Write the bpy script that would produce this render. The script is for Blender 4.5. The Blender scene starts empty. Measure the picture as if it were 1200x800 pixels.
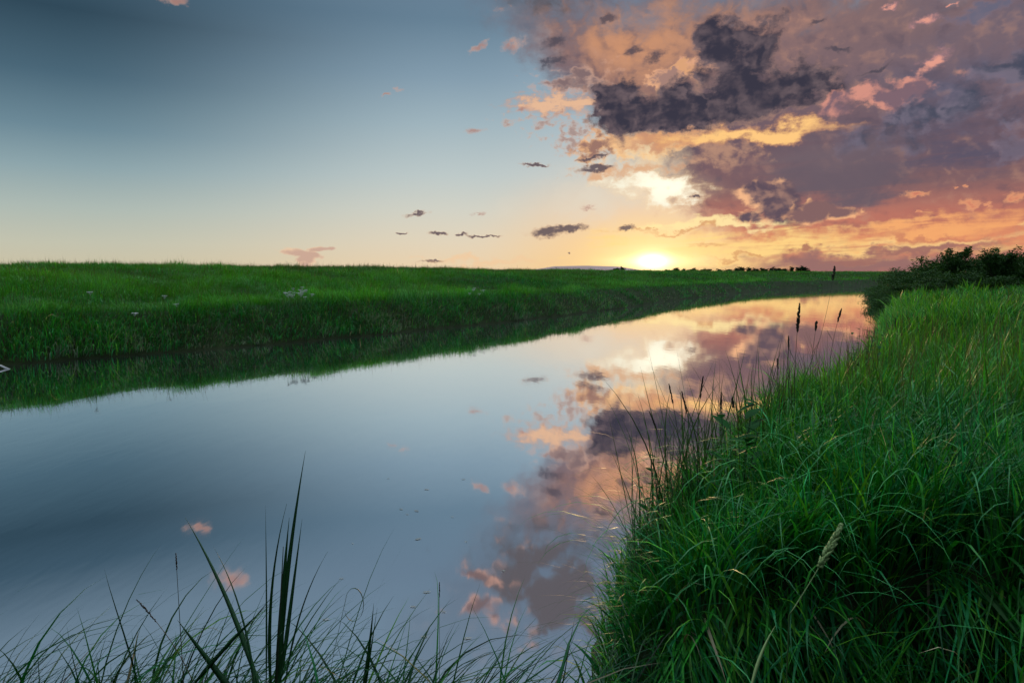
import bpy, bmesh, math, random
import numpy as np
from mathutils import Vector, Matrix

random.seed(11)
RNG = np.random.default_rng(11)
PI = math.pi
R = math.radians
sc = bpy.context.scene
COL = sc.collection

# ------------------------------------------------------------------ camera
EYE = 2.0                       # metres above the water
FOC = 24.0
PITCH = math.atan(79.0 / 800.0)
cam_d = bpy.data.cameras.new('camera')
cam_d.lens = FOC
cam_d.sensor_width = 36.0
cam_d.clip_start = 0.05
cam_d.clip_end = 40000
cam = bpy.data.objects.new('camera', cam_d)
COL.objects.link(cam)
cam.location = (0, 0, EYE)
cam.rotation_euler = (PI / 2 - PITCH, 0, 0)
sc.camera = cam

sc.view_settings.view_transform = 'Standard'
sc.view_settings.look = 'None'
sc.view_settings.exposure = 0
sc.view_settings.gamma = 1
sc.view_settings.use_curve_mapping = False


def view_dir(px, py):
    """world direction seen at a point of the 1200x800 photograph (used once, to read off where things stand)"""
    x, z, y = (px - 600) / 800.0, (400 - py) / 800.0, 1.0
    c, s = math.cos(PITCH), math.sin(PITCH)
    return Vector((x, y * c + z * s, z * c - y * s))


def az_el(px, py):
    d = view_dir(px, py)
    return math.degrees(math.atan2(d.x, d.y)), math.degrees(math.atan2(d.z, math.hypot(d.x, d.y)))


def on_height(px, py, z):
    d = view_dir(px, py)
    t = (z - EYE) / d.z
    return Vector((d.x * t, d.y * t, z))


def at_depth(px, py, dep):
    d = view_dir(px, py)
    t = dep / d.y
    return Vector((d.x * t, dep, EYE + d.z * t))


def lin(r, g=None, b=None):
    if g is None:
        r, g, b = r
    def f(c):
        c = c / 255.0
        return c / 12.92 if c <= 0.04045 else ((c + 0.055) / 1.055) ** 2.4
    return (f(r), f(g), f(b), 1.0)


SUN_AZ, SUN_EL = az_el(765, 306)
# ------------------------------------------------------------------ sky
W = bpy.data.worlds.new('World')
sc.world = W
W.use_nodes = True
NT = W.node_tree
NT.nodes.clear()


class S:
    """a float socket with arithmetic"""
    def __init__(self, sock): self.s = sock
    def __add__(a, b): return fm('ADD', a, b)
    __radd__ = __add__
    def __sub__(a, b): return fm('SUBTRACT', a, b)
    def __rsub__(a, b): return fm('SUBTRACT', b, a)
    def __mul__(a, b): return fm('MULTIPLY', a, b)
    __rmul__ = __mul__
    def __truediv__(a, b): return fm('DIVIDE', a, b)


def put(inp, v):
    if isinstance(v, S): NT.links.new(v.s, inp)
    elif hasattr(v, 'is_output'): NT.links.new(v, inp)
    else: inp.default_value = v


def fm(op, a, b=None, c=None, clamp=False):
    n = NT.nodes.new('ShaderNodeMath'); n.operation = op; n.use_clamp = clamp
    put(n.inputs[0], a)
    if b is not None: put(n.inputs[1], b)
    if c is not None: put(n.inputs[2], c)
    return S(n.outputs[0])


def step(v, lo, hi, t0=0.0, t1=1.0, kind='SMOOTHSTEP'):
    n = NT.nodes.new('ShaderNodeMapRange'); n.interpolation_type = kind; n.clamp = True
    put(n.inputs['Value'], v)
    n.inputs['From Min'].default_value = lo; n.inputs['From Max'].default_value = hi
    n.inputs['To Min'].default_value = t0; n.inputs['To Max'].default_value = t1
    return S(n.outputs['Result'])


def vec(x, y, z=0.0):
    n = NT.nodes.new('ShaderNodeCombineXYZ')
    put(n.inputs[0], x); put(n.inputs[1], y); put(n.inputs[2], z)
    return n.outputs[0]


def noise(v, scale, detail=6, rough=0.55, dist=0.0, lac=2.0):
    n = NT.nodes.new('ShaderNodeTexNoise'); n.noise_dimensions = '2D'
    put(n.inputs['Vector'], v); n.inputs['Scale'].default_value = scale
    n.inputs['Detail'].default_value = detail; n.inputs['Roughness'].default_value = rough
    n.inputs['Distortion'].default_value = dist; n.inputs['Lacunarity'].default_value = lac
    return S(n.outputs[0])


def mix(f, a, b):
    n = NT.nodes.new('ShaderNodeMix'); n.data_type = 'RGBA'; n.blend_type = 'MIX'; n.clamp_factor = True
    put(n.inputs[0], f)
    put(n.inputs[6], a); put(n.inputs[7], b)
    return n.outputs[2]


def addc(a, b, f=1.0):
    n = NT.nodes.new('ShaderNodeMix'); n.data_type = 'RGBA'; n.blend_type = 'ADD'
    put(n.inputs[0], f); put(n.inputs[6], a); put(n.inputs[7], b)
    return n.outputs[2]


def ramp(v, stops, lo, hi):
    """stops: (value, rgb 0-255 as seen, optional gain)"""
    n = NT.nodes.new('ShaderNodeValToRGB')
    put(n.inputs[0], step(v, lo, hi, kind='LINEAR'))
    cr = n.color_ramp
    cr.interpolation = 'LINEAR'
    while len(cr.elements) < len(stops): cr.elements.new(0.5)
    for e, st in zip(cr.elements, stops):
        e.position = (st[0] - lo) / (hi - lo)
    for e, st in zip(cr.elements, stops):
        g = st[2] if len(st) > 2 else 1.0
        c = lin(st[1]); e.color = (c[0] * g, c[1] * g, c[2] * g, 1)
    return n.outputs[0]


tc = NT.nodes.new('ShaderNodeTexCoord')
sep = NT.nodes.new('ShaderNodeSeparateXYZ')
NT.links.new(tc.outputs['Generated'], sep.inputs[0])
DX, DY, DZ = S(sep.outputs[0]), S(sep.outputs[1]), S(sep.outputs[2])
AZ = fm('ARCTAN2', DX, DY) * (180 / PI)
EL = fm('ARCSINE', fm('MINIMUM', fm('MAXIMUM', DZ, -1.0), 1.0)) * (180 / PI)

# cloud textures over azimuth / elevation (degrees)
PF = vec(AZ, EL)
P0 = vec(AZ, EL * 1.4)


def warp(src, scale, amount, detail):
    w_ = NT.nodes.new('ShaderNodeTexNoise'); w_.noise_dimensions = '2D'; w_.inputs['Scale'].default_value = scale
    w_.inputs['Detail'].default_value = detail; w_.inputs['Roughness'].default_value = 0.6
    NT.links.new(src, w_.inputs['Vector'])
    s_ = NT.nodes.new('ShaderNodeVectorMath'); s_.operation = 'SUBTRACT'
    NT.links.new(w_.outputs['Color'], s_.inputs[0]); s_.inputs[1].default_value = (.5, .5, .5)
    v_ = NT.nodes.new('ShaderNodeVectorMath'); v_.operation = 'MULTIPLY_ADD'
    NT.links.new(s_.outputs[0], v_.inputs[0]); v_.inputs[1].default_value = (amount, amount * 0.7, 0)
    NT.links.new(PF, v_.inputs[2])
    return v_.outputs[0]


PBIG = warp(P0, 0.30, 4.5, 6)          # wanders by a degree or two: the big masses
PSML = warp(P0, 1.3, 1.1, 4)           # frays small scraps
def vor(P, det, sc_=0.62):
    v_ = NT.nodes.new('ShaderNodeTexVoronoi'); v_.voronoi_dimensions = '2D'; v_.feature = 'SMOOTH_F1'; v_.inputs['Scale'].default_value = sc_
    v_.inputs['Detail'].default_value = det; v_.inputs['Roughness'].default_value = 0.55; v_.inputs['Smoothness'].default_value = 0.7
    NT.links.new(P, v_.inputs['Vector'])
    return S(v_.outputs['Distance'])


def shift(P, x, y):
    v_ = NT.nodes.new('ShaderNodeVectorMath'); v_.operation = 'ADD'
    NT.links.new(P, v_.inputs[0]); v_.inputs[1].default_value = (x, y, 0)
    return v_.outputs[0]


def heads(P, Q, det=7, vd=3):                                 # rounded, towering relief
    return (noise(P, 0.36, det, 0.52, 0.2) - 0.5) * 3.4 + (0.42 - vor(Q, vd)) * 1.1


nB = (noise(P0, 1.15, 5, 0.54, 0.2) - 0.5) * 4.6              # small ragged scraps
nS = (noise(vec(AZ * 0.16 + EL * 0.10, EL * 1.5 - AZ * 0.07 + 31.0), 0.85, 7, 0.56, 0.4) - 0.5) * 4.2   # streaks
nL = (noise(vec(AZ + 70.0, EL * 1.3), 0.11, 5, 0.5, 0.5) - 0.5) * 4.2   # broad softness
nH = heads(P0, PBIG)
nA = nH                                                       # billows
LIT = heads(P0, PBIG, 3.2, 1.3) - heads(shift(P0, -0.40, -0.62), shift(PBIG, -0.40, -0.45), 3.2, 1.3)   # relief facing the low sun
# blends that many clouds share
zBIL = nH * 0.75 + nB * 0.10
zSCR = nB * 0.42 + nH * 0.32
zFLT = nB * 0.22 + nH * 0.22 + nS * 0.2
zSTR = nS * 0.55 + nB * 0.15
zSOF = nL * 0.30 + nH * 0.22
zVEI = nS * 0.30 + nL * 0.25
cBIL = zBIL - LIT * 1.0
cSCR = zSCR - LIT * 0.6

sdx = (AZ - SUN_AZ)
sdy = (EL - SUN_EL)
SD = fm('SQRT', sdx * sdx + sdy * sdy)                        # degrees from the sun
SDW = fm('SQRT', sdx * sdx * 0.45 + sdy * sdy * 1.5)          # flattened along the horizon

# clear-sky gradients west of, at, and east of the sun
low = -1.0
gl = ramp(EL, [(-1, (212, 198, 166)), (0.6, (208, 199, 171)), (2.2, (200, 200, 180)), (4.6, (178, 191, 184)), (7.4, (144, 169, 176)),
               (10.0, (110, 140, 155)), (13.5, (75, 105, 123)), (17.5, (48, 74, 91)), (20.0, (62, 89, 108)), (24, (108, 131, 150)), (34, (124, 148, 168)), (60, (210, 222, 235)), (90, (225, 235, 245))], -1, 90)
gm = ramp(EL, [(-1, (246, 214, 168)), (0.6, (240, 215, 178)), (2.6, (230, 217, 192)), (5.2, (214, 215, 203)), (8, (193, 206, 206)),
               (12, (163, 185, 195)), (15.5, (134, 160, 178)), (19.5, (104, 132, 153)), (24, (106, 130, 152)), (34, (124, 148, 168)), (60, (210, 222, 235)), (90, (225, 235, 245))], -1, 90)
gr = ramp(EL, [(-1, (235, 165, 105)), (0.8, (250, 205, 130)), (2.6, (248, 208, 150)), (5, (236, 212, 186)), (8, (206, 210, 206)),
               (13, (168, 190, 202)), (20, (120, 146, 170)), (26, (108, 128, 152)), (36, (124, 146, 168)), (60, (210, 222, 235)), (90, (225, 235, 245))], -1, 90)
base = mix(step(AZ, -33, -4, kind='SMOOTHSTEP'), gl, gm)
base = mix(step(AZ, -4, 11), base, gr)

# the real sky model under the grade
sky = NT.nodes.new('ShaderNodeTexSky'); sky.sky_type = 'NISHITA'; sky.sun_disc = False
sky.sun_elevation = R(max(SUN_EL, 1.0)); sky.sun_rotation = R(SUN_AZ); sky.air_density = 1.2; sky.dust_density = 2.0
ns = NT.nodes.new('ShaderNodeVectorMath'); ns.operation = 'SCALE'
NT.links.new(sky.outputs[0], ns.inputs[0]); ns.inputs['Scale'].default_value = 0.05
base = mix(0.06, base, ns.outputs[0])

# glow round the sun
c = base
c = mix(step(SDW, 12, 1.0, 0, 0.45), c, lin(252, 208, 150))
c = mix(step(SDW, 5.5, 0.3, 0, 0.8), c, lin(255, 224, 150))

# colours that sunlit thin cloud and thick cloud take at each distance from the sun
EDGE = ramp(SD, [(0, (255, 244, 190)), (4, (255, 236, 175)), (7.5, (252, 210, 152)), (11, (240, 184, 134)), (16, (222, 164, 134)), (24, (214, 146, 130)), (40, (205, 140, 125))], 0, 40)
CORE = ramp(SD, [(0, (196, 132, 92)), (5, (158, 112, 96)), (9, (112, 88, 92)), (14, (74, 66, 78)), (22, (68, 68, 84)), (40, (72, 78, 98))], 0, 40)


def ell(cx, cy, rx, ry, rot=0.0, P=None):
    """1 in the middle of an ellipse, 0 on its rim, negative outside; sizes in the photograph's points, held in degrees of sky"""
    a0, e0 = az_el(cx, cy)
    k = math.hypot(*(np.array(az_el(cx + 5, cy)) - np.array(az_el(cx - 5, cy)))) / 10
    ke = abs(az_el(cx, cy + 5)[1] - az_el(cx, cy - 5)[1]) / 10
    P = P if P is not None else (PBIG if rx > 33 else PSML)
    k, ke = 1.0 / (rx * k), 1.0 / (ry * ke)
    if abs(rot) < 4:
        n = NT.nodes.new('ShaderNodeVectorMath'); n.operation = 'MULTIPLY_ADD'
        NT.links.new(P, n.inputs[0])
        n.inputs[1].default_value = (k, ke, 0)
        n.inputs[2].default_value = (-a0 * k, -e0 * ke, 0)
        q = n.outputs[0]
    else:
        cr, sr = math.cos(R(rot)), math.sin(R(rot))
        n = NT.nodes.new('ShaderNodeVectorMath'); n.operation = 'SUBTRACT'
        NT.links.new(P, n.inputs[0]); n.inputs[1].default_value = (a0, e0, 0)
        ds = []
        for ax in ((cr * k, sr * k, 0), (-sr * ke, cr * ke, 0)):
            m = NT.nodes.new('ShaderNodeVectorMath'); m.operation = 'DOT_PRODUCT'
            NT.links.new(n.outputs[0], m.inputs[0]); m.inputs[1].default_value = ax
            ds.append(S(m.outputs['Value']))
        q = vec(*ds)
    l = NT.nodes.new('ShaderNodeVectorMath'); l.operation = 'LENGTH'
    NT.links.new(q, l.inputs[0])
    return 1.0 - S(l.outputs['Value'])


def many(specs):
    d = ell(*specs[0])
    for q in specs[1:]:
        d = fm('MAXIMUM', d, ell(*q))
    return d


def smax(*ds):
    d = ds[0]
    for e in ds[1:]:
        n = NT.nodes.new('ShaderNodeMath'); n.operation = 'SMOOTH_MAX'
        put(n.inputs[0], d); put(n.inputs[1], e); n.inputs[2].default_value = 0.12
        d = S(n.outputs[0])
    return d


def cloud(c, d, nz, soft=0.7, edge=None, core=None, e0=0.1, e1=1.0, op=1.0, bias=None, g=1.5, off=0.0):
    """lays one cloud over the sky c: d its thickness, nz its noise; thin rims and faces towards the sun glow, thick middles are dark"""
    if off: d = d + off
    D = fm('MULTIPLY_ADD', d, g, nz)
    a = step(D, 0.0, soft, 0.0, op)
    t = D
    if nz is zBIL: t = fm('MULTIPLY_ADD', d, g, cBIL)
    if nz is zSCR: t = fm('MULTIPLY_ADD', d, g, cSCR)
    if bias is not None: t = t + bias
    col = mix(step(t, e0, e1), edge if edge is not None else EDGE, core if core is not None else CORE)
    return mix(a, c, col)


def veil(c, d, nz, col, soft=0.9, op=0.8):
    return mix(step(d + nz, 0.0, soft, 0.0, op), c, col)
# ---- the deck of cloud filling the sky east of the sun
deck = step(AZ + EL * 1.05 - nL * 0.9 - nA * 1.4 - nB * 0.4, 18.0, 24.5)             # leaning western rim
dk = ramp(EL, [(-1, (160, 112, 104)), (0.8, (178, 120, 106)), (2.4, (226, 144, 104)), (4.2, (192, 120, 102)), (6.5, (130, 98, 100)), (10, (110, 90, 100)),
               (14, (124, 102, 108)), (18, (130, 106, 108)), (23, (98, 88, 96)), (30, (84, 90, 108)), (60, (210, 222, 235)), (90, (225, 235, 245))], -1, 90)
dk = veil(dk, ell(770, 55, 200, 90), zSOF, lin(206, 148, 112), 1.1, 0.97)
dk = veil(dk, ell(900, 45, 170, 60, 15), zSOF, lin(166, 126, 116), 1.2, 0.6)
dk = veil(dk, ell(1150, 70, 230, 150, 30), zSOF, lin(86, 92, 116), 1.3, 0.95)
dk = veil(dk, ell(1000, 200, 190, 50, 5), zVEI, lin(106, 92, 102), 1.1, 0.85)
dk = veil(dk, ell(1130, 180, 130, 44, 0), zVEI, lin(88, 84, 104), 0.9, 0.85)
dk = veil(dk, ell(1110, 255, 200, 26, 4), zVEI, lin(180, 110, 98), 1.0, 0.7)
dk = mix(step(LIT + nS * .15, 0.0, 1.3, 0, 0.40), dk, lin(190, 142, 120))
dk = mix(step(LIT + nS * .15, 0.0, -1.3, 0, 0.45), dk, lin(84, 78, 94))
deck = deck * step(EL - nA * 1.5, 18.5, 24.0, 1.0, 0.25)
c = mix(deck, c, dk)
# open bright window under the deck
c = veil(c, ell(760, 195, 80, 58, -20), zSOF, lin(246, 220, 180), 1.2, 0.8)
c = veil(c, ell(690, 235, 110, 45, 0), zSOF, lin(226, 216, 198), 1.2, 0.75)

# burning bands along the horizon
c = veil(c, ell(920, 287, 270, 26, 2), zSTR, lin(255, 214, 136), 1.0, 0.95)
c = veil(c, ell(1100, 268, 210, 17, 5), zSTR, lin(246, 170, 110), 1.0, 0.9)
c = veil(c, ell(1120, 283, 190, 9, 5), zSTR, lin(250, 204, 138), 0.9, 0.8)
c = veil(c, ell(1070, 311, 330, 15, 1.5), zVEI, lin(152, 110, 106), 0.8, 0.97)
c = veil(c, ell(1080, 292, 160, 8, 5), zSTR, lin(160, 110, 102), 0.8, 0.95)
c = veil(c, ell(945, 296, 34, 6, 3), zSCR, lin(172, 114, 96), 0.8, 0.9)
c = veil(c, ell(1100, 277, 190, 5, 3), zSTR, lin(200, 124, 98), 1.0, 0.75)
c = veil(c, ell(860, 262, 120, 8, 2), zSTR, lin(255, 228, 164), 0.9, 0.95)
c = veil(c, many([(800, 270, 70, 3.0, 1), (830, 286, 32, 4, 0), (880, 300, 60, 3, 1)]), zSTR, lin(210, 148, 98), 0.9, 0.7)

# rain shaft and grey mass hanging east of the window
c = veil(c, ell(965, 192, 165, 50, 4), zVEI, lin(114, 98, 106), 1.3, 0.9)
c = veil(c, ell(985, 215, 140, 28, 4), zVEI, lin(106, 92, 102), 1.1, 0.85)
# bright torn cloud above the sun
c = cloud(c, ell(775, 219, 84, 24, -8), nA * .40 + nS * .25 + nB * .1, 1.3, edge=lin(255, 208, 142), core=lin(255, 250, 226), e0=0.1, e1=1.0, off=.15)
c = addc(c, (0.9, 0.7, 0.42, 1), step(ell(790, 218, 70, 26, -6, PF), 0.0, 1.0, 0, 0.22))
c = cloud(c, ell(750, 172, 50, 22, -10), nA * .35 + nB * .12, 1.0, edge=lin(252, 204, 146), core=lin(255, 228, 180), e0=0.1, e1=1.0, op=.7)
c = veil(c, ell(740, 200, 95, 13, 4), zSCR, lin(222, 172, 132), 0.9, 0.9)
c = veil(c, ell(840, 180, 70, 26, 10), zSCR, lin(190, 146, 122), 1.0, 0.8)
c = cloud(c, ell(775, 162, 110, 26, 8), zSCR, 0.8, e0=0.2, e1=1.2, core=lin(206, 150, 116), op=.9)
c = cloud(c, ell(880, 158, 175, 15, 3), nA * .28 + nS * .25, 1.0, edge=lin(228, 158, 110), core=lin(255, 202, 130), e0=0.1, e1=1.0)

# ragged glowing scraps at the deck's western edge
c = cloud(c, ell(672, 96, 60, 24, 5), zSCR + nS * .3, 0.9, e0=0.2, e1=1.1, edge=lin(222, 172, 146), core=lin(138, 114, 112), op=.9, g=1.2)
c = cloud(c, ell(655, 122, 66, 15, 0), zSTR + nB * .2, 0.9, e0=0.2, e1=1.1, edge=lin(190, 150, 134), core=lin(236, 186, 146), op=0.9, g=1.2)
c = cloud(c, ell(668, 92, 50, 7, 0), zSTR + nB * .2, 0.7, e0=0.2, e1=1.1, edge=lin(160, 132, 126), core=lin(128, 106, 108), op=0.8, g=1.2)
c = cloud(c, smax(ell(636, 142, 46, 24, 0), ell(674, 160, 40, 32, 0)), nB * 0.62 - 0.2, 0.8, e0=0.1, e1=1.0, edge=lin(216, 176, 152), core=lin(166, 128, 116), op=0.75, g=1.0)
c = cloud(c, ell(705, 172, 50, 22, 15), zSCR, 0.7, e0=0.15, e1=1.1, core=lin(156, 118, 106))
c = cloud(c, ell(800, 83, 40, 18, 10), zBIL, 0.6, e0=0.15, e1=1.2, core=lin(220, 164, 122))
c = cloud(c, ell(778, 95, 32, 22, 0), zBIL, 0.4, e0=0.1, e1=0.7, core=lin(166, 130, 120))

# the big dark cumulus
dA = smax(ell(850, 118, 145, 32, 4), ell(725, 126, 42, 34, -30), ell(872, 80, 60, 38, 30), ell(850, 48, 42, 26, 5), ell(935, 98, 50, 28, 10), ell(780, 138, 100, 20, -3))
tA = (EL - az_el(830, 130)[1]) * 0.10
c = cloud(c, dA, zBIL, 1.1, e0=-0.1, e1=0.9, g=2.0, off=.26, bias=tA, core=lin(128, 106, 106), op=.95)
c = cloud(c, dA, zBIL, 1.2, e0=0.1, e1=1.35, g=2.3, off=.27, bias=tA, edge=lin(118, 100, 104), core=mix(step(LIT, -0.5, 1.0), lin(58, 56, 70), lin(104, 90, 96)))
# dark bank running out of the top of the picture
c = veil(c, smax(ell(690, -25, 170, 54, -4), ell(640, 6, 46, 26)), zSOF * 1.5 + nB * .2, lin(80, 76, 80), 1.4, 0.8)
c = cloud(c, ell(645, -85, 90, 64, 20), zBIL, 0.8, off=.25, e0=0.0, e1=0.8, core=lin(96, 92, 98), edge=lin(190, 150, 136), bias=(AZ - az_el(560, -85)[0]) * 0.14)
c = cloud(c, many([(560, -62, 44, 14, 10), (560, -112, 50, 18, 10)]), zBIL, 1.0, e0=0.0, e1=0.9, core=lin(120, 98, 98), edge=lin(198, 152, 136), op=.9)

# small dark rags
rags = many([(650, 50, 30, 11, 12), (654, 70, 32, 11, 14), (640, 74, 12, 9, 0), (712, 22, 14, 8, 20), (742, 60, 16, 7, 10), (768, 66, 24, 9, 25),
             (958, 26, 20, 7, 10), (984, 58, 26, 6, -10), (1030, 80, 34, 6, 14)])
c = cloud(c, rags, zFLT, 1.1, e0=-0.1, e1=1.0, op=0.8, edge=lin(140, 114, 114), core=lin(76, 72, 84))

# pink-lit heaps and grey-blue banks in the east
c = cloud(c, ell(1030, 112, 85, 20, 6), zBIL, 0.8, off=.1, e0=0.0, e1=1.0, edge=lin(216, 148, 132), core=lin(128, 102, 112), op=0.95, bias=(az_el(1040, 116)[1] - EL) * 0.18)
pink = many([(1095, 72, 32, 13, 24), (1084, 24, 26, 8, 8), (1044, 8, 14, 5, 14), (1116, 6, 8, 4, 0)])
c = cloud(c, pink, zSCR, 1.2, edge=lin(160, 122, 130), core=lin(228, 158, 140), e0=0.1, e1=1.2)
c = cloud(c, ell(1145, 18, 60, 18, 12), zSOF + nB * .2, 1.0, edge=lin(140, 122, 138), core=lin(102, 104, 126), e0=0.0, e1=0.9, op=0.8)
dE = smax(ell(1110, 134, 130, 30, 8), ell(1180, 84, 70, 24, 20))
c = cloud(c, dE, zBIL, 1.4, off=.35, edge=lin(116, 108, 126), core=mix(step(LIT, -.5, 1.0), lin(72, 76, 94), lin(112, 106, 122)), e0=0.0, e1=1.3, op=0.95)
c = cloud(c, smax(ell(1095, 158, 34, 14, 0), ell(1185, 170, 44, 30, 30)), zBIL, 1.0, edge=lin(124, 112, 128), core=lin(114, 104, 120), op=0.8)

# the small cumulus low over the horizon, rims alight
dC = smax(ell(910, 238, 36, 24, 0, PF), ell(885, 228, 22, 18, 0, PF), ell(878, 254, 20, 10, 0, PF), ell(925, 248, 30, 16, 0, PF))
c = cloud(c, dC, zBIL, 0.8, e0=-0.2, e1=1.0, edge=lin(244, 184, 138), core=mix(step(LIT, -.4, .9), lin(96, 80, 92), lin(158, 122, 112)), bias=(AZ - az_el(888, 240)[0]) * 0.30, g=1.8, off=.25)
dC2 = smax(ell(955, 246, 34, 13, 0, PF), ell(985, 250, 26, 8, 0, PF), ell(940, 252, 26, 10, 0, PF))
c = cloud(c, dC2, zBIL, 0.8, e0=-0.1, e1=1.1, edge=lin(246, 182, 132), core=lin(132, 100, 100), bias=(EL - az_el(955, 248)[1]) * 0.4, g=1.8, off=.25)

# orange scraps in the east
east = many([(1074, 228, 22, 5.5, 4), (1131, 219, 6, 3.5, 0), (1119, 220, 3, 2, 0), (1136, 238, 20, 8, 0), (1188, 232, 14, 9, 0), (1075, 247, 6, 3, 0), (1160, 240, 10, 5, 0)])
c = cloud(c, east, zFLT, 1.0, e0=0.3, e1=1.4, edge=lin(246, 172, 122), core=lin(210, 130, 104), op=0.9)

# little grey clouds with lit bellies in the clear west
grey = many([(640, 272, 33, 9.5, 5), (668, 267, 28, 6, 4), (735, 267, 14, 5, 0), (489, 251, 19, 4, 8), (512, 273, 16, 3, 2), (540, 275, 9, 2, 0), (568, 277, 26, 2.2, 0),
             (470, 273, 9, 1.8, 0), (698, 197, 32, 6, 6), (628, 193, 24, 3.0, -4), (508, 306, 24, 2.2, 2), (815, 230, 12, 3.5, 0), (668, 297, 4, 1.4, 0), (700, 184, 30, 4, 10)])
c = cloud(c, grey, zFLT, 0.9, e0=0.0, e1=0.9, edge=lin(216, 170, 136), core=lin(100, 86, 92), op=0.95)
warm = many([(554, 153, 16, 5, 6), (602, 53, 18, 11, 20), (560, 56, 18, 6, 30), (453, 111, 13, 3, 8), (468, 104, 9, 3, 0), (560, 251, 14, 2.4, 0), (690, 244, 16, 4, 0),
             (612, 128, 12, 6, 0), (205, 1, 28, 8, 0), (238, -72, 30, 20, 10)])
c = cloud(c, warm, zSCR, 1.4, e0=0.2, e1=1.4, op=0.8, edge=lin(206, 164, 146), core=lin(176, 132, 120))
# far anvil on the north-western horizon
an = smax(ell(352, 297, 26, 6, -8, PF), ell(358, 303, 14, 9, -20, PF), ell(375, 292, 22, 3, 4, PF), ell(358, 310, 9, 6, 0, PF))
c = cloud(c, an, zSCR, 0.7, off=.15, e0=0.1, e1=1.1, edge=lin(234, 198, 164), core=lin(202, 164, 146), op=.9)
c = veil(c, ell(560, 306, 90, 5, 2), zSTR, lin(244, 200, 154), 1.0, 0.6)

# the sun itself: half behind thin low cloud, white and spreading
halo = fm('POWER', 2.718, (SDW + nS * 0.10) * -0.65)
c = addc(c, (0.95, 0.66, 0.32, 1), halo * 0.7)
c = addc(c, (1.0, 0.88, 0.58, 1), fm('POWER', 2.718, SDW * SDW * -1.9) * 1.8)
c = addc(c, (1.0, 0.80, 0.46, 1), fm('POWER', 2.718, (sdx * sdx * 0.10 + sdy * sdy * 5.0) * -1.0 + nS * 0.35) * 0.45)

# behind the camera: plain dusk sky, darker low down; an unseen bright band, added high over the sunset side, lights the land
bk = ramp(EL, [(-5, (56, 64, 76)), (4, (70, 78, 94)), (18, (70, 88, 112)), (40, (104, 126, 152)), (70, (212, 222, 235)), (90, (225, 235, 245))], -5, 90)
c = mix(step(fm('ABSOLUTE', AZ), 58, 85), c, bk)
ADDED_BAND = (step(EL, 35, 50) * step(EL, 60, 80, 1.0, 0.12) * 6.0) * step(DY, -0.12, 0.50, 0.06, 1.0) + 1.0
bg = NT.nodes.new('ShaderNodeBackground')
NT.links.new(c, bg.inputs[0]); put(bg.inputs[1], ADDED_BAND)
wo = NT.nodes.new('ShaderNodeOutputWorld')
NT.links.new(bg.outputs[0], wo.inputs[0])
W.cycles.sampling_method = 'MANUAL'
W.cycles.sample_map_resolution = 512
# ------------------------------------------------------------------ small helpers
def tag(o, label=None, cat=None, group=None, kind=None):
    if label: o['label'] = label
    if cat: o['category'] = cat
    if group: o['group'] = group
    if kind: o['kind'] = kind
    return o


def empty(name, loc=(0, 0, 0), rz=0.0):
    o = bpy.data.objects.new(name, None)
    o.location = loc; o.rotation_euler = (0, 0, rz)
    COL.objects.link(o)
    return o


def mesh_obj(name, verts, faces, mat, parent=None, smooth=False):
    me = bpy.data.meshes.new(name)
    me.from_pydata([tuple(v) for v in verts], [], faces)
    if mat: me.materials.append(mat)
    if smooth:
        me.polygons.foreach_set('use_smooth', [True] * len(me.polygons))
    me.update()
    o = bpy.data.objects.new(name, me)
    COL.objects.link(o)
    if parent: o.parent = parent
    return o


def numpy_mesh(name, verts, counts, loops, mat, cols=None, smooth=False):
    """verts (n,3); counts: corners of each face; loops: the faces' vertex numbers, end to end; cols: (n,3)"""
    me = bpy.data.meshes.new(name)
    me.vertices.add(len(verts)); me.vertices.foreach_set('co', np.ascontiguousarray(verts, np.float32).ravel())
    me.loops.add(len(loops)); me.loops.foreach_set('vertex_index', np.ascontiguousarray(loops, np.int32))
    me.polygons.add(len(counts))
    st = np.concatenate([[0], np.cumsum(counts)[:-1]]).astype(np.int32)
    me.polygons.foreach_set('loop_start', st)
    if smooth: me.polygons.foreach_set('use_smooth', np.ones(len(counts), bool))
    if cols is not None:
        at = me.attributes.new('tint', 'FLOAT_COLOR', 'POINT')
        rgba = np.ones((len(verts), 4), np.float32); rgba[:, :3] = cols
        at.data.foreach_set('color', rgba.ravel())
    me.materials.append(mat)
    me.update(calc_edges=True)
    me.validate()
    return me


def vnoise(x, y, seed=0):
    """smooth value noise in -1..1"""
    def h(i, j):
        n = (i * 374761393 + j * 668265263 + seed * 982451653) & 0x7fffffff
        n = ((n ^ (n >> 13)) * 1274126177) & 0x7fffffff
        return ((n ^ (n >> 16)) & 0xffff) / 32767.5 - 1.0
    x = np.asarray(x, float); y = np.asarray(y, float)
    i = np.floor(x).astype(np.int64); j = np.floor(y).astype(np.int64)
    u = x - i; v = y - j
    u = u * u * (3 - 2 * u); v = v * v * (3 - 2 * v)
    a = h(i, j) * (1 - u) + h(i + 1, j) * u
    b = h(i, j + 1) * (1 - u) + h(i + 1, j + 1) * u
    return a * (1 - v) + b * v


def fbm(x, y, seed=0, octaves=4):
    t = 0.0; a = 0.5
    for k in range(octaves):
        t = t + a * vnoise(x, y, seed + k * 17); x = x * 2.03; y = y * 2.03; a *= 0.5
    return t


def sstep(a, b, x):
    t = np.clip((x - a) / (b - a), 0, 1)
    return t * t * (3 - 2 * t)


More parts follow.
